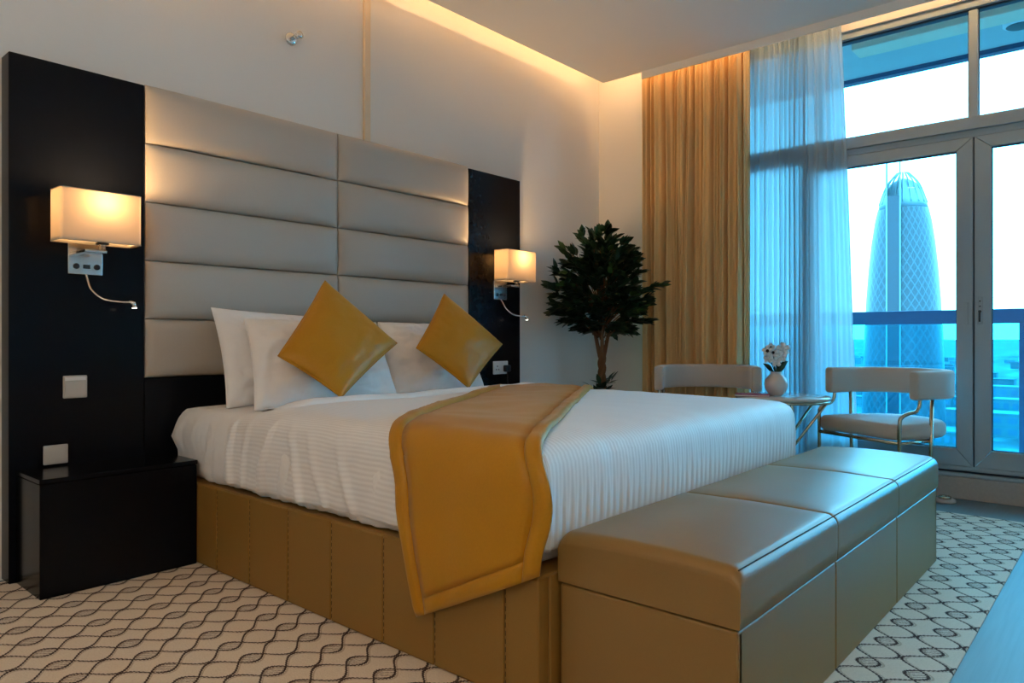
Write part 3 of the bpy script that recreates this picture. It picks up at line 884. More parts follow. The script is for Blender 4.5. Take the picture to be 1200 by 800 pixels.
# ------------------------------------------------------------------ bed runner, laid askew
run = thing('bed_runner', (2.3, 1.9, DT), 'mustard satin bed runner lying askew across the duvet', 'bed runner')
RX0, RX1 = 1.398, 3.262
RA = R(30.5)
ca, sa_ = math.cos(RA), math.sin(RA)
def run_pt(s, w, lift):
    """s along the strip from the near top edge (negative hangs down the side), w across it"""
    a = s * ca + w * sa_                # distance across the bed from its near edge
    y = 1.740 + s * sa_ - w * ca        # w = 0 is the edge nearer the pillows
    rr = .085
    W = RX1 - RX0
    k = PI / 2 * rr
    if a >= k / 2 and a <= W - k / 2:
        x = RX0 + rr + (a - k / 2) * (W - 2 * rr) / (W - k); z = DT + duvet_z(x, y, DT, 0) + .007 + lift
        e = min(x - RX0, RX1 - x)
        z -= .012 * sstep(.2, .085, e)
        return Vector((x, y, z))
    far = a > W / 2
    aa = W - a if far else a
    zt = DT - .012 + duvet_z(RX0 + .2, y, DT, 0) * .6 + .007
    if aa > -k / 2:
        t = (k / 2 - aa) / k * PI / 2
        xx = rr - rr * math.sin(t) - lift * math.sin(t); z = zt - rr + rr * math.cos(t) + lift * math.cos(t)
    else:
        d = -k / 2 - aa
        z = zt - rr - d * (1 + .26 * w / .515 * (0 if far else 1))
        y = y + d * (.30 + .40 * w / .515) * (.35 + .65 * sstep(0, .16, d)) * (1 if not far else -1)
        xx = -lift - .006 - .014 * sstep(0, .3, d) - .010 * noise.noise(Vector((y * 5, z * 3, 2)))
    return Vector((RX1 - xx if far else RX0 + xx, y, z))
RW = .515
S0, S1 = -.60, 2.13
def hem(w):      # hangs a little unevenly
    return .0
def strip(name, w0, w1, s0, s1, nw, ns_, mat, puff, border):
    vs, fs = [], []
    for i in range(ns_ + 1):
        for j in range(nw + 1):
            u = i / ns_; v = j / nw
            s = s0 + (s1 - s0) * u; w = w0 + (w1 - w0) * v
            e = min(1, 6 * min(v, 1 - v)) * (min(1, 10 * min(u, 1 - u) * (s1 - s0) / .3) if True else 1)
            lift = puff * math.sqrt(max(0, e)) + .0025 * noise.noise(Vector((s * 9, w * 14, 5)))
            if border:
                lift += .0035 * abs(noise.noise(Vector((s * 22, w * 6, 2)))) * e
            vs.append(run_pt(s, w, lift))
    n1 = len(vs)
    for i in range(ns_ + 1):
        for j in range(nw + 1):
            u = i / ns_; v = j / nw
            vs.append(run_pt(s0 + (s1 - s0) * u, w0 + (w1 - w0) * v, -.005))
    st = nw + 1
    for i in range(ns_):
        for j in range(nw):
            a = i * st + j
            fs.append((a, a + st, a + st + 1, a + 1)); fs.append((n1 + a, n1 + a + 1, n1 + a + st + 1, n1 + a + st))
    edge = [j for j in range(nw + 1)] + [i * st + nw for i in range(1, ns_ + 1)] + [ns_ * st + j for j in range(nw - 1, -1, -1)] + [i * st for i in range(ns_ - 1, 0, -1)]
    for k in range(len(edge)):
        a, b = edge[k], edge[(k + 1) % len(edge)]
        fs.append((a, b, n1 + b, n1 + a))
    return obj(name, vs, fs, mat, run)
BW = .050
strip('centre_panel', BW, RW - BW, S0 + BW, S1 - BW, 14, 130, M['mustard'], .008, False)
strip('border', 0, BW, S0, S1, 5, 150, M['mustard'], .012, True)
strip('border', RW - BW, RW, S0, S1, 5, 150, M['mustard'], .012, True)
strip('border', BW, RW - BW, S0, S0 + BW, 24, 5, M['mustard'], .012, True)
strip('border', BW, RW - BW, S1 - BW, S1, 24, 5, M['mustard'], .012, True)

# ------------------------------------------------------------------ pillows and cushions
def pillow(name, corners, T, k, mat, label, cat, group, seed, n=52, wr=.034, piping=None, bulge_back=.7):
    """corners: bottom-left, bottom-right, top-right, top-left as seen from the room"""
    c = [Vector(p) for p in corners]
    mid = sum(c, Vector()) / 4
    t = thing(name, (mid.x, mid.y, min(p.z for p in c)), label, cat, group)
    ex = ((c[1] + c[2]) - (c[0] + c[3])); ey = ((c[2] + c[3]) - (c[0] + c[1]))
    nrm = ex.cross(ey).normalized()
    if nrm.y > 0: nrm = -nrm
    def base(u, v):
        uu = u * (1 - k * (1 - v * v)); vv = v * (1 - k * (1 - u * u))
        a, b = (uu + 1) / 2, (vv + 1) / 2
        return c[0] * (1 - a) * (1 - b) + c[1] * a * (1 - b) + c[2] * a * b + c[3] * (1 - a) * b
    vs, fs = [], []
    for sgn in (1, -1):
        for j in range(n + 1):
            for i in range(n + 1):
                u = math.sin((i / n * 2 - 1) * PI / 2); v = math.sin((j / n * 2 - 1) * PI / 2)
                h = T * (max(0, (1 - u * u) * (1 - v * v)) ** .42)
                p = base(u, v)
                edge = max(abs(u), abs(v))
                w = wr * noise.noise(Vector((u * 2.2 + seed, v * 3.1, seed * 1.7))) * (1 - edge ** 4)
                w += wr * .8 * noise.noise(Vector((u * 7 + seed, v * 5, 3 + seed))) * (edge ** 3) * (1 - edge ** 8)
                rg = abs(noise.noise(Vector((u * 3.2 + seed * 2, v * 4.5 + u * 1.5, seed))))
                w -= wr * .6 * (1 - min(1, rg / .22)) * (h / T) * (.35 + .65 * edge)
                vs.append(p + nrm * sgn * (h * (1 if sgn > 0 else bulge_back) + w * min(1, 1.6 * h / T)))
    st = n + 1; n1 = st * st
    for j in range(n):
        for i in range(n):
            a = j * st + i
            fs.append((a, a + 1, a + st + 1, a + st)); fs.append((n1 + a, n1 + a + st, n1 + a + st + 1, n1 + a + 1))
    o = obj('cover', vs, fs, mat, t)
    bm = bmesh.new(); bm.from_mesh(o.data); bmesh.ops.remove_doubles(bm, verts=bm.verts, dist=.0004); bmesh.ops.recalc_face_normals(bm, faces=bm.faces); bm.to_mesh(o.data); bm.free()
    if piping:
        pts = []
        for (u0, v0, u1, v1) in ((-1, -1, 1, -1), (1, -1, 1, 1), (1, 1, -1, 1), (-1, 1, -1, -1)):
            for q in range(12):
                pts.append(base(u0 + (u1 - u0) * q / 12, v0 + (v1 - v0) * q / 12))
        pts.append(pts[0])
        tube('seam', pts, piping, mat, t, 6)
    return t

pillow('bed_pillow', [(1.53, 2.96, .65), (2.24, 2.99, .65), (2.28, 3.15, 1.055), (1.545, 3.13, 1.085)], .085, .05, M['linen'],
       'white pillow standing hindmost against the headboard near the nightstand', 'pillow', None, 1, piping=.003)
pillow('bed_pillow', [(1.545, 2.76, .652), (2.34, 2.80, .652), (2.36, 3.00, 1.03), (1.63, 3.0, 1.035)], .10, .05, M['linen'],
       'white pillow right behind the larger mustard cushion', 'pillow', None, 2.3, piping=.003)
pillow('bed_pillow', [(2.335, 2.88, .652), (3.08, 2.90, .652), (3.10, 3.12, 1.03), (2.47, 3.12, 1.035)], .10, .05, M['linen'],
       'white pillow behind the smaller looking mustard cushion farther from the nightstand', 'pillow', None, 4.1, piping=.003)
pillow('scatter_cushion', [(1.83, 2.56, .700), (2.25, 2.70, .925), (1.955, 2.86, 1.215), (1.64, 2.735, .875)], .062, .035, M['mustard'],
       'mustard cushion balanced on its corner, nearer the nightstand', 'cushion', 'mustard cushions', 6.2, wr=.006, piping=.0045)
pillow('scatter_cushion', [(2.66, 2.62, .695), (3.03, 2.72, .915), (2.735, 2.88, 1.19), (2.43, 2.76, .90)], .062, .035, M['mustard'],
       'mustard cushion balanced on its corner, nearer the plant', 'cushion', 'mustard cushions', 8.7, wr=.006, piping=.0045)

# ------------------------------------------------------------------ bench at the foot of the bed
bn = thing('storage_bench', (2.475, .9, .006), 'long tan leather storage bench at the foot of the bed', 'bench')
NX0, NX1, NY0, NY1 = 1.487, 3.475, .650, 1.138
cuts = [NX0, 2.146, 2.822, NX1]
box('core', NX0 + .02, NX1 - .02, NY0 + .02, NY1 - .005, .006, .312, M['bench'], bn)
for i in range(3):
    box('front_panel', cuts[i] + (.002 if i else .004), cuts[i + 1] - .002, NY0 + .004, NY0 + .03, .008, .317, M['bench'], bn, .006, 2)
    box('back_panel', cuts[i] + (.002 if i else .004), cuts[i + 1] - .002, NY1 - .03, NY1 - .004, .008, .317, M['bench'], bn, .006, 2)
for (a, b) in ((NX0, NX0 + .026), (NX1 - .026, NX1)):
    box('end_panel', a, b, NY0 + .004, NY1 - .004, .008, .317, M['bench'], bn, .007, 2)
lid = box('lid_board', NX0 + .012, NX1 - .012, NY0 + .012, NY1 - .012, .314, .326, M['thread'], bn)

def lid_pad(name, x0, x1, round0, round1):
    """padded section of the lid; its outer ends are rounded, its inner ends meet in a pinched seam"""
    nx, ny = 26, 22
    vs, fs = [], []
    z0, z1 = .322, .449
    prof = []
    y0, y1 = NY0 - .002, NY1 + .002
    rr = .030
    for k in range(4): prof.append((y0 + .002 * (k == 0), z0 + (z1 - rr - z0) * k / 3))
    for k in range(1, 7):
        a = R(180 - 90 * k / 6); prof.append((y0 + rr + rr * math.cos(a), z1 - rr + rr * math.sin(a)))
    for k in range(1, ny): prof.append((y0 + rr + (y1 - y0 - 2 * rr) * k / ny, z1))
    for k in range(0, 7):
        a = R(90 - 90 * k / 6); prof.append((y1 - rr + rr * math.cos(a), z1 - rr + rr * math.sin(a)))
    for k in range(2, -1, -1): prof.append((y1, z0 + (z1 - rr - z0) * k / 3))
    cy = (y0 + y1) / 2
    cols = []
    L = x1 - x0
    us = [0, .002, .004, .007, .010, .018, .028, .04, .055, .08, .12, .18, .26, .36, .5, .64, .74, .82, .88, .92, .945, .96, .972, .982, .990, .993, .996, .998, 1]
    for u in us:
        x = x0 + L * u
        d0, d1 = L * u, L * (1 - u)
        drop = ins = 0
        if round0:
            q = max(0, 1 - d0 / rr); f = 1 - math.sqrt(max(0, 1 - q * q)); drop += rr * f; ins += 0
        else:
            drop += .0045 * math.exp(-d0 / .004); ins += .0015 * math.exp(-d0 / .004)
        if round1:
            q = max(0, 1 - d1 / rr); f = 1 - math.sqrt(max(0, 1 - q * q)); drop += rr * f
        else:
            drop += .0045 * math.exp(-d1 / .004); ins += .0015 * math.exp(-d1 / .004)
        cols.append((x, drop, ins))
    for (x, drop, ins) in cols:
        for (y, z) in prof:
            t = (z - z0) / (z1 - z0)
            crown = .010 * (1 - ((y - cy) / (y1 - cy)) ** 2) * sstep(0, .12, min(x - x0 if not round0 else 9, x1 - x if not round1 else 9) + .05) if t > .98 else 0
            zz = z - drop * sstep(.55, 1, t) + crown - (.002 * noise.noise(Vector((x * 5, y * 5, 0))) if t > .5 else 0)
            vs.append((x, cy + (y - cy) * (1 - ins / (y1 - cy)), zz))
    n = len(prof)
    for i in range(len(cols) - 1):
        for k in range(n - 1):
            a = i * n + k
            fs.append((a, a + n, a + n + 1, a + 1))
        fs.append((i * n, i * n + n - 1, (i + 1) * n + n - 1, (i + 1) * n))
    fs.append(tuple(range(n))); fs.append(tuple((len(cols) - 1) * n + k for k in range(n))[::-1])
    bm = bmesh.new()
    bv = [bm.verts.new(v) for v in vs]
    for f in fs: bm.faces.new([bv[q] for q in f])
    o = from_bm(name, bm, M['bench'], bn, True)
    # keep the flat ends crisp
    for p in o.data.polygons:
        if len(p.vertices) > 4: p.use_smooth = False
    return o
lid_pad('lid_cushion', NX0 - .001, cuts[1], True, False)
lid_pad('lid_cushion', cuts[1], cuts[2], False, False)
lid_pad('lid_cushion', cuts[2], NX1 + .001, False, True)
# raised seam along the front and end edges of the lid
tube('piping', smooth_path([(NX0 + .02, NY0 + .012, .4445)] + [(NX0 + .02 + (NX1 - NX0 - .04) * k / 12, NY0 + .010, .4455 + .0008 * math.sin(k)) for k in range(1, 12)] + [(NX1 - .02, NY0 + .012, .4445)], 3), .0016, M['thread'], bn, 6)

# ------------------------------------------------------------------ curtains
def wavy_sheet(name, mat, parent, y0, y1, xc, z0, z1, folds, amp, seed, ncol, nrow, topsq=0.6, skew=None, thick=None, vary=1.0):
    rn = random.Random(seed)
    ph = [rn.uniform(-.9, .9) * vary for _ in range(folds + 2)]
    am = [rn.uniform(.6, 1.25) for _ in range(folds + 2)]
    vs, fs = [], []
    for j in range(nrow + 1):
        t = j / nrow; z = z0 + (z1 - z0) * t
        for i in range(ncol + 1):
            u = i / ncol
            fu = u * folds; k = min(int(fu), folds - 1); fr = fu - k
            a_ = am[k] * (1 - fr) + am[k + 1] * fr; p_ = ph[k] * (1 - fr) + ph[k + 1] * fr
            drift = .5 * noise.noise(Vector((u * folds * .5, t * 1.6, seed)))
            w = math.sin(2 * PI * fu + p_ + drift)
            w2 = math.sin(4 * PI * fu + 1.3 * p_ + seed) * .34 + .25 * math.sin(9.3 * fu + 3 * drift + seed)
            amp_ = amp * a_ * (1 - (1 - topsq) * sstep(.80, 1.0, t))
            x = xc + amp_ * (w + w2)
            yy = y0 + (y1 - y0) * u + .35 * amp_ * math.cos(2 * PI * fu + p_) * 1.0
            if skew: yy += skew(u, t)
            yy += .006 * noise.noise(Vector((u * 9, t * 3, seed + 4)))
            vs.append((x, yy, z))
    st = ncol + 1
    for j in range(nrow):
        for i in range(ncol):
            a = j * st + i
            fs.append((a, a + 1, a + st + 1, a + st))
    o = obj(name, vs, fs, mat, parent)
    if thick:
        md = o.modifiers.new('cloth', 'SOLIDIFY'); md.thickness = thick; md.offset = 0
    return o
cu = thing('curtain', (4.83, 2.48, .01), 'floor length beige pleated drape hanging beside the window', 'curtain')
def drape_sheet(y0, y1, xc, z0, z1, seed):
    rn = random.Random(seed)
    wd = [rn.choice((.6, .8, 1.0, 1.35, 1.6)) * rn.uniform(.85, 1.15) for _ in range(14)]
    tot = sum(wd); ed_ = [0]
    for w in wd: ed_.append(ed_[-1] + w / tot)
    dep = [rn.uniform(.55, 1.2) for _ in wd]; lean = [rn.uniform(-.25, .25) for _ in wd]
    ncol, nrow = 14 * 26, 40
    vs, fs = [], []
    for jj in range(nrow + 1):
        t = jj / nrow; z = z0 + (z1 - z0) * t
        for ii in range(ncol + 1):
            k = min(ii // 26, 13); f = (ii - k * 26) / 26
            u = ed_[k] + (ed_[k + 1] - ed_[k]) * f
            wob = .018 * noise.noise(Vector((u * 6, t * 1.3, seed))) + .006 * noise.noise(Vector((u * 30, t * 3, seed)))
            gather = sstep(.93, 1.0, t)
            lobe = max(0, math.sin(PI * f)) ** .55
            amp = .052 * dep[k] * (1 - .45 * gather) * (.8 + .35 * noise.noise(Vector((k * 3.1, t * 2.0, 1))))
            x = xc + .035 - 2 * amp * lobe + .012 * math.sin(2 * PI * f * 2 + lean[k] * 9) * lobe * (1 - gather)
            x += .010 * gather * math.sin(u * 160 + 3 * t)
            y = y0 + (y1 - y0) * (u + wob * (1 - t * .6)) + lean[k] * .05 * lobe * (1 - t)
            vs.append((x, y, z))
    st = ncol + 1
    for jj in range(nrow):
        for ii in range(ncol):
            a = jj * st + ii
            fs.append((a, a + 1, a + st + 1, a + st))
    o = obj('cloth', vs, fs, M['drape'], cu)
    md = o.modifiers.new('cloth', 'SOLIDIFY'); md.thickness = .003; md.offset = 0
drape_sheet(2.875, 2.055, 4.835, .015, 3.10, 3)
box('hook_tape', 4.80, 4.87, 2.06, 2.915, 3.10, 3.115, M['white_plastic'], cu)
sh = thing('sheer_curtain', (4.895, 1.72, .01), 'pale see-through voile curtain gathered in front of the window', 'curtain')
def flare(u, t):
    return -(.115 * u * (1 - t) ** .8)
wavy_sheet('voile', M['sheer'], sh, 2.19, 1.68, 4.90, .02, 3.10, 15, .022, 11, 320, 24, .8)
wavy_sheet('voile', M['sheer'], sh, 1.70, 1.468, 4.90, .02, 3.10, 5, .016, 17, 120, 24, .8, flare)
tr = thing('curtain_track', (4.87, 1.5, ZU), 'white double curtain track hidden in the ceiling pocket', 'curtain rail')
box('rail', 4.82, 4.85, -1.0, 2.92, 3.116, ZU, M['white_plastic'], tr)
box('rail', 4.885, 4.915, -1.0, 2.92, 3.102, ZU, M['white_plastic'], tr)

# ------------------------------------------------------------------ armchairs
def armchair(label, loc, rz):
    """faces local +X; origin on the floor under the seat"""
    t = thing('armchair', loc, label, 'chair', 'beige armchairs by the window', rz)
    # seat cushion: straight front, rounded back
    out = []
    hw = .285
    for k in range(9):
        a = R(-90 + 0 * k)
    pts = [(.255, -hw), (.255, hw)]
    arc = [(-.02 + .265 * math.cos(R(a)), hw * math.sin(R(a))) for a in range(90, 271, 12)]
    ring = [(.255, y) for y in (-hw + .02, -hw * .5, 0, hw * .5, hw - .02)] + [(.235, hw)] + arc + [(.235, -hw)]
    def seat_rings(z0, z1, rr):
        rows = [(.9, z0, 0), (1, z0, 0)]
        prof_ = [(rr * (1 - math.cos(R(a))), rr * (1 - math.sin(R(a)))) for a in (0, 30, 60, 90)]
        rows = [(rr, z0)] + [(p[0], z0 + p[1]) for p in reversed(prof_)][1:] + [(p[0], z1 - p[1]) for p in prof_] + [(.10, z1 + .008), (.20, z1 + .012)]
        return rows
    vs, fs = [], []
    rows = seat_rings(.385, .475, .03)
    for (ins, z) in rows:
        for (x, y) in ring:
            L_ = math.hypot(x, y)
            f = max(.05, (L_ - ins) / L_)
            vs.append((x * f, y * f, z))
    n = len(ring)
    for i in range(len(rows) - 1):
        for k in range(n):
            a, b = i * n + k, i * n + (k + 1) % n
            fs.append((a, b, b + n, a + n))
    fs.append(tuple(range(n))[::-1]); fs.append(tuple((len(rows) - 1) * n + k for k in range(n)))
    obj('seat', vs, fs, M['velvet'], t, True, False)
    # wrap-around back band, open at the front
    path = [(.15, -.30), (.05, -.30)] + [(-.03 + .255 * math.cos(R(a)), .30 * math.sin(R(a))) for a in range(270, 89, -10)] + [(.05, .30), (.15, .30)]
    P = [Vector((x, y, 0)) for x, y in path]
    sec = []
    hh, th, rr = .078, .030, .018
    for (cx_, cz_, a0) in ((th - rr, hh - rr, 0), (-th + rr, hh - rr, 90), (-th + rr, -hh + rr, 180), (th - rr, -hh + rr, 270)):
        for k in range(4):
            a = R(a0 + 30 * k); sec.append((cx_ + rr * math.cos(a), cz_ + rr * math.sin(a)))
    vs, fs = [], []
    m_ = len(sec)
    ext = [(0, .78, -.010), (0, .94, -.006)] + [(i, 1, 0) for i in range(len(P))] + [(len(P) - 1, .94, .006), (len(P) - 1, .78, .010)]
    for (i, sc, push) in ext:
        tn = (P[min(i + 1, len(P) - 1)] - P[max(i - 1, 0)]).normalized()
        sd = Vector((tn.y, -tn.x, 0))
        for (a, z) in sec:
            q = P[i] + tn * push + sd * a * sc
            vs.append((q.x, q.y, .685 + z * (sc if sc == 1 else .5 + sc / 2)))
    for i in range(len(ext) - 1):
        for k in range(m_):
            a, b = i * m_ + k, i * m_ + (k + 1) % m_
            fs.append((a, b, b + m_, a + m_))
    fs.append(tuple(range(m_))[::-1]); fs.append(tuple((len(ext) - 1) * m_ + k for k in range(m_)))
    bk = obj('backrest', vs, fs, M['velvet'], t, True, False)
    for s in (-1, 1):
        pth = smooth_path([(.245, s * .285, .0), (.245, s * .285, .25), (.245, s * .287, .47), (.232, s * .29, .515), (.19, s * .296, .535), (.14, s * .30, .545), (.115, s * .30, .575), (.11, s * .30, .62)], 5)
        tube('front_leg', pth, .0105, M['gold'], t, 10, False)
        tube('rear_leg', [(.0, s * .268, 0), (.0, s * .275, .3), (.0, s * .283, .63)], .0105, M['gold'], t, 10, False)
        tube('seat_rail', [(.245, s * .285, .374), (-.0, s * .272, .374)], .009, M['gold'], t, 8, False)
        for (x, y) in ((.245, s * .285), (.0, s * .268)):
            lathe('foot', [(.015, 0), (.015, .006), (.011, .01)], (x, y, .0), M['dark_plastic'], t, 12, False)
    tube('front_bar', [(.245, -.285, .374), (.245, .285, .374)], .0105, M['gold'], t, 8, False)
    tube('rear_bar', [(0, -.272, .374), (0, .272, .374)], .009, M['gold'], t, 8, False)
    return t
armchair('beige armchair with gold tube legs in front of the balcony door', (4.65, 1.122, .0065), R(152))
armchair('beige armchair behind the bed in front of the drape', (4.40, 2.146, .0065), R(206))

# ------------------------------------------------------------------ side table with vase and book
TXc, TYc = 4.20, 1.577
tb = thing('side_table', (TXc, TYc, .006), 'round side table with crossed gold rods between the armchairs', 'table')
lathe('table_top', [(.2, .596), (.255, .596), (.262, .602), (.262, .610), (.256, .616), (.1, .616)], (TXc, TYc, 0), M['marble'], tb, 48)
def ring(name, r, z, rad, mat, parent):
    pts = [(TXc + r * math.cos(2 * PI * k / 40), TYc + r * math.sin(2 * PI * k / 40), z) for k in range(41)]
    return tube(name, pts, rad, mat, parent, 8)
ring('top_ring', .250, .588, .008, M['gold'], tb)
ring('foot_ring', .200, .016, .009, M['gold'], tb)
for k in range(6):
    a = R(32 + 60 * k); b = a + R(152)
    tube('rod', [(TXc + .245 * math.cos(a), TYc + .245 * math.sin(a),   .584), (TXc + .198 * math.cos(b), TYc + .198 * math.sin(b), .018)], .0085, M['gold'], tb, 8)

va = thing('flower_vase', (4.19, 1.61, .6165), 'round grey vase holding white orchids on the side table', 'vase')
VX, VY = 4.19, 1.61
lathe('body', [(.030, 0), (.036, .003), (.052, .020), (.064, .045), (.067, .066), (.062, .090), (.048, .110), (.034, .122), (.030, .130), (.034, .138), (.030, .138), (.026, .128)], (VX, VY, .616), M['vase'], va, 32)
def flower(c, r, face, dark):
    """five petals round a small centre, one sub-tree of the vase"""
    f = Vector(face).normalized()
    s = f.cross(Vector((0, 0, 1))).normalized(); u = s.cross(f)
    vs, fs = [], []
    for k in range(5):
        a = 2 * PI * k / 5 + .3
        d = s * math.cos(a) + u * math.sin(a); w = f.cross(d)
        n0 = len(vs); C = Vector(c)
        for (l_, ww, hh) in ((.08, .0, 0), (.45, .33, .10), (.8, .40, .14), (1.0, .18, .05)):
            vs += [C + d * r * l_ - w * r * ww + f * r * hh, C + d * r * l_ + f * r * (hh + .12), C + d * r * l_ + w * r * ww + f * r * hh]
        for i in range(3):
            b = n0 + i * 3
            fs += [(b, b + 1, b + 4, b + 3), (b + 1, b + 2, b + 5, b + 4)]
    o = obj('flower', vs, fs, M['petal'], va)
    md = o.modifiers.new('petal', 'SOLIDIFY'); md.thickness = .0015
    vs, fs = [], []
    cc = Vector(c) + f * r * .15
    for i in range(5):
        for k in range(8):
            th = PI * i / 4; a = 2 * PI * k / 8
            vs.append(cc + (s * math.cos(a) * math.sin(th) + u * math.sin(a) * math.sin(th) + f * math.cos(th)) * r * (.34 if dark else .16))
    for i in range(4):
        for k in range(8):
            fs.append((i * 8 + k, i * 8 + (k + 1) % 8, (i + 1) * 8 + (k + 1) % 8, (i + 1) * 8 + k))
    e = obj('flower_centre', vs, fs, M['flower_eye'] if dark else M['petal'], None); e.parent = o
to_cam = Vector((-VX, -VY, .1)).normalized()
camright = Vector((math.sin(R(41.12)), -math.cos(R(41.12)), 0))
def vpt(dx, z, toward=0.0):
    return Vector((VX, VY, z)) + camright * dx + to_cam * toward
for (dx, z, r, dk, tw_) in ((-.050, 0.874, .030, True, .02), (-.030, 0.894, .026, True, .0), (-.018, 0.864, .028, True, .03), (.040, 0.884, .040, False, .0), (.028, 0.842, .034, False, .02), (-.045, 0.830, .028, False, .02), (.002, 0.812, .030, False, .03), (.015, 0.867, .03, False, -.02)):
    c = vpt(dx, z, tw_)
    flower(c, r, to_cam + camright * dx * 4 + Vector((0, 0, .2)), dk)
    tube('stem', smooth_path([(VX + dx * .1, VY, .744), vpt(dx * .4, .782), c - to_cam * .008], 4), .0022, M['leaf'], va, 6)
for (dx, z, ln, wd, up) in ((-.062, 0.797, .06, .016, .35), (.055, 0.812, .055, .022, .30), (.035, 0.777, .06, .020, .15), (.018, 0.807, .05, .018, .7)):
    d = (camright * math.copysign(1, dx) + Vector((0, 0, up))).normalized(); w = d.cross(to_cam)
    b = vpt(dx * .15, .749); tip = vpt(dx, z)
    mid = (b + tip) / 2
    vs = [b, mid + w * wd, mid + to_cam * .006, mid - w * wd, tip + d * ln * .3, (mid + tip) / 2 + w * wd * .9, (mid + tip) / 2 - w * wd * .9]
    o = obj('leaf', vs, [(0, 1, 2), (0, 2, 3), (2, 1, 5, 4), (2, 4, 6, 3)], M['leaf'], va)
    md = o.modifiers.new('leaf', 'SOLIDIFY'); md.thickness = .0012

bk = thing('book', (4.062, 1.70, .6165), 'magenta book lying on the side table beside the vase', 'book', None, R(20))
box('cover', -.07, .07, -.095, .095, 0, .002, M['magenta'], bk, .001, 1, False)
box('pages', -.067, .066, -.092, .092, .0022, .0078, M['paper'], bk, 0, 1, False)
box('cover', -.07, .07, -.095, .095, .008, .010, M['magenta'], bk, .001, 1, False)

# small round stop on the floor by the far bench end
ds = thing('door_stop', (4.80, .862, 0), 'small round beige stop on the floor by the window curb', 'door stop')
lathe('base', [(.05, 0), (.056, .004), (.056, .016), (.045, .022)], (4.80, .862, 0), M['velvet'], ds, 28)
lathe('ring', [(.034, .020), (.034, .034), (.026, .038), (.018, .034), (.018, .02)], (4.80, .862, 0), M['gold'], ds, 28)

# ------------------------------------------------------------------ artificial ficus in the corner
PX, PY = 4.37, 2.95
fi = thing('potted_ficus', (PX, PY, .006), 'dark green ficus tree with a braided trunk in the corner', 'plant')
lathe('pot', [(.12, 0), (.13, .01), (.165, .26), (.172, .27), (.172, .30), (.160, .30), (.155, .27)], (PX, PY, .007), M['pot'], fi, 36)
lathe('soil', [(.156, .265), (.10, .275), (.02, .28)], (PX, PY, .0), M['soil'], fi, 24)
for k in range(3):
    pts = []
    for i in range(34):
        t = i / 33; z = .26 + t * .56
        a = 2 * PI * (k / 3 + t * 2.6); r = .016
        pts.append((PX + r * math.cos(a), PY + r * math.sin(a), z))
    for i in range(1, 8):
        t = i / 7; a = 2 * PI * (k / 3 + 2.6)
        pts.append((PX + (.016 + .055 * t) * math.cos(a), PY + (.016 + .055 * t) * math.sin(a), .82 + .22 * t))
    tube('trunk', pts, [.016] * 34 + [.016 - .0012 * i for i in range(7)], M['bark'], fi, 8)

rnd = random.Random(21)
LZ = 1.33
def leaf_mesh(name, mat, ln=.088, wd=.021):
    vs, fs = [], []
    rows = [(0, .05), (.2, .75), (.45, 1.0), (.7, .75), (.9, .28), (1, .02)]
    for (t, w) in rows:
        droop = -.16 * ln * t * t
        vs += [(ln * t, -wd * w, droop + .004 * w), (ln * t, 0, droop), (ln * t, wd * w, droop + .004 * w)]
    for i in range(len(rows) - 1):
        a = i * 3
        fs += [(a, a + 3, a + 4, a + 1), (a + 1, a + 4, a + 5, a + 2)]
    me = bpy.data.meshes.new(name); me.from_pydata(vs, [], fs); me.materials.append(mat)
    me.polygons.foreach_set('use_smooth', [True] * len(me.polygons))
    return me, vs, fs
lm1, lv, lf = leaf_mesh('leaf', M['leaf'])
lm2, _, _ = leaf_mesh('leaf', M['leaf2'])
camfwd = Vector((math.cos(R(41.12)), math.sin(R(41.12)), 0))
# twigs: from the fork out to points spread over the crown
tips = []
bv, bf = [], []
for i in range(84):
    a = i * 2.399963 + rnd.uniform(-.2, .2)
    t = (i + .5) / 84
    z = .98 + .72 * t
    # crown outline: widest a little below the middle, narrow towards the fork
    w = .10 + .30 * math.sin(PI * min(1, (t * .92 + .10))) ** .8
    w *= rnd.uniform(.62, 1.10)
    tip = Vector((PX + w * math.cos(a), PY + w * math.sin(a), z + rnd.uniform(-.04, .04)))
    # keep clear of the walls
    tip.x = min(tip.x, 4.72); tip.y = min(tip.y, 3.30)
    root = Vector((PX + .03 * math.cos(a), PY + .03 * math.sin(a), .92 + .35 * t))
    mid = (root + tip) / 2 + Vector((0, 0, .05 - .02 * t))
    pth = smooth_path([root, mid, tip], 4)
    v_, f_2 = tube_data(pth, [.005 - .0035 * k / (len(pth) - 1) for k in range(len(pth))], 5)
    n0 = len(bv); bv += v_; bf += [tuple(q + n0 for q in f) for f in f_2]
    tips.append((pth, tip - mid))
br = obj('branches', bv, bf, M['bark'], fi)
br['kind'] = 'stuff'
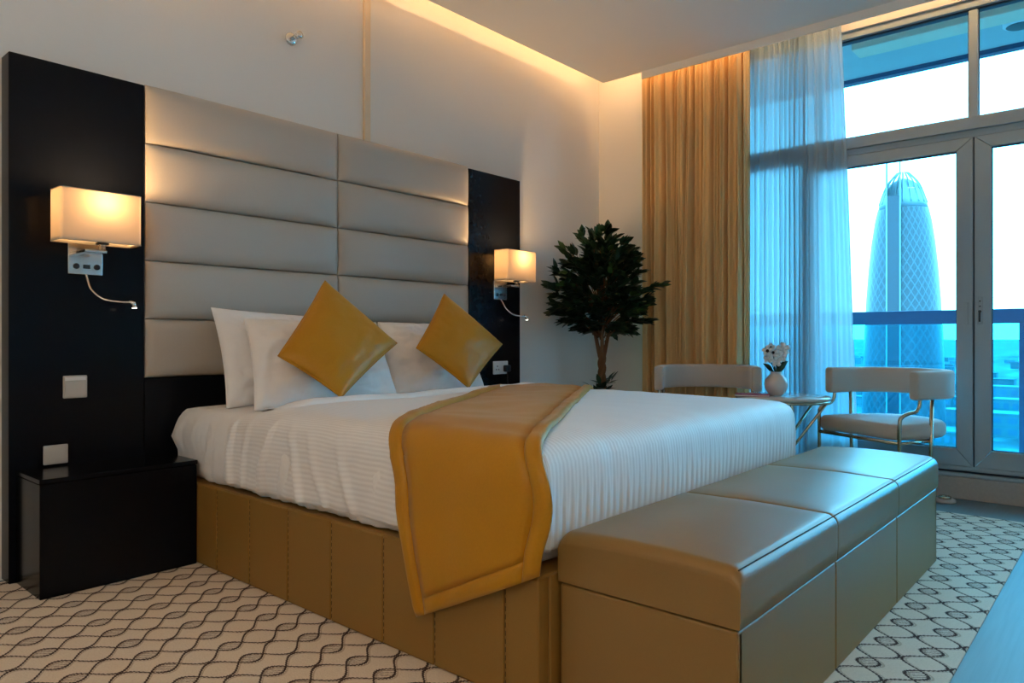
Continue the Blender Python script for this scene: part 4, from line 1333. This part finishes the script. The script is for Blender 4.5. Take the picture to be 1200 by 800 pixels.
# leaves along every twig
allv = []
for (pth, dr) in tips:
    for q in range(30):
        k = rnd.uniform(.30, 1.0) * (len(pth) - 1); i = min(int(k), len(pth) - 2)
        p = pth[i].lerp(pth[i + 1], k - i)
        d = dr.normalized()
        out = Vector((p.x - PX, p.y - PY, 0)); out = out.normalized() if out.length > .01 else Vector((1, 0, 0))
        h = (d * .7 + out * .5 + Vector((rnd.uniform(-1, 1), rnd.uniform(-1, 1), rnd.uniform(-.35, .75))) * .75).normalized()
        yaw = math.atan2(h.y, h.x); pitch = -math.asin(max(-1, min(1, h.z)))
        mt_ = Matrix.Translation(p) @ Matrix.Rotation(yaw, 4, 'Z') @ Matrix.Rotation(pitch, 4, 'Y') @ Matrix.Rotation(rnd.uniform(-1.0, 1.0), 4, 'X') @ Matrix.Scale(rnd.uniform(.75, 1.2), 4)
        e = mt_ @ Vector((.095, 0, 0))
        if e.x > 4.93 or e.y > 3.35: continue
        depth = (p - Vector((PX, PY, 0))).dot(camfwd) - .6 * Vector((p.x - PX, p.y - PY, 0)).length
        allv.append((depth, mt_))
allv.sort(key=lambda q: q[0])
for i, (_, mt_) in enumerate(allv[:270]):
    o = link(bpy.data.objects.new('leaf', lm2 if rnd.random() < .22 else lm1))
    o.parent = fi; o.matrix_local = Matrix.Translation(-Vector(fi.location)) @ mt_
vs, fs = [], []
for (_, mt_) in allv[270:]:
    n0 = len(vs); vs += [mt_ @ Vector(v) for v in lv]; fs += [tuple(n0 + q for q in f) for f in lf]
fo = obj('foliage', vs, fs, M['leaf'], fi); fo['kind'] = 'stuff'
# young shoots at the foot of the trunk
for k in range(26):
    a = rnd.uniform(0, 2 * PI); r = rnd.uniform(.01, .075)
    o = link(bpy.data.objects.new('leaf', lm1)); o.parent = fi
    o.matrix_local = Matrix.Translation((r * math.cos(a), r * math.sin(a), .52 + rnd.uniform(0, .12))) @ Matrix.Rotation(a, 4, 'Z') @ Matrix.Rotation(-R(rnd.uniform(15, 75)), 4, 'Y')
for k in range(8):
    a = k * PI / 4; pts = smooth_path([(PX, PY, .42), (PX + .03 * math.cos(a), PY + .03 * math.sin(a), .50), (PX + .06 * math.cos(a), PY + .06 * math.sin(a), .60)], 3)
    tube('shoot', pts, .003, M['leaf'], fi, 5)
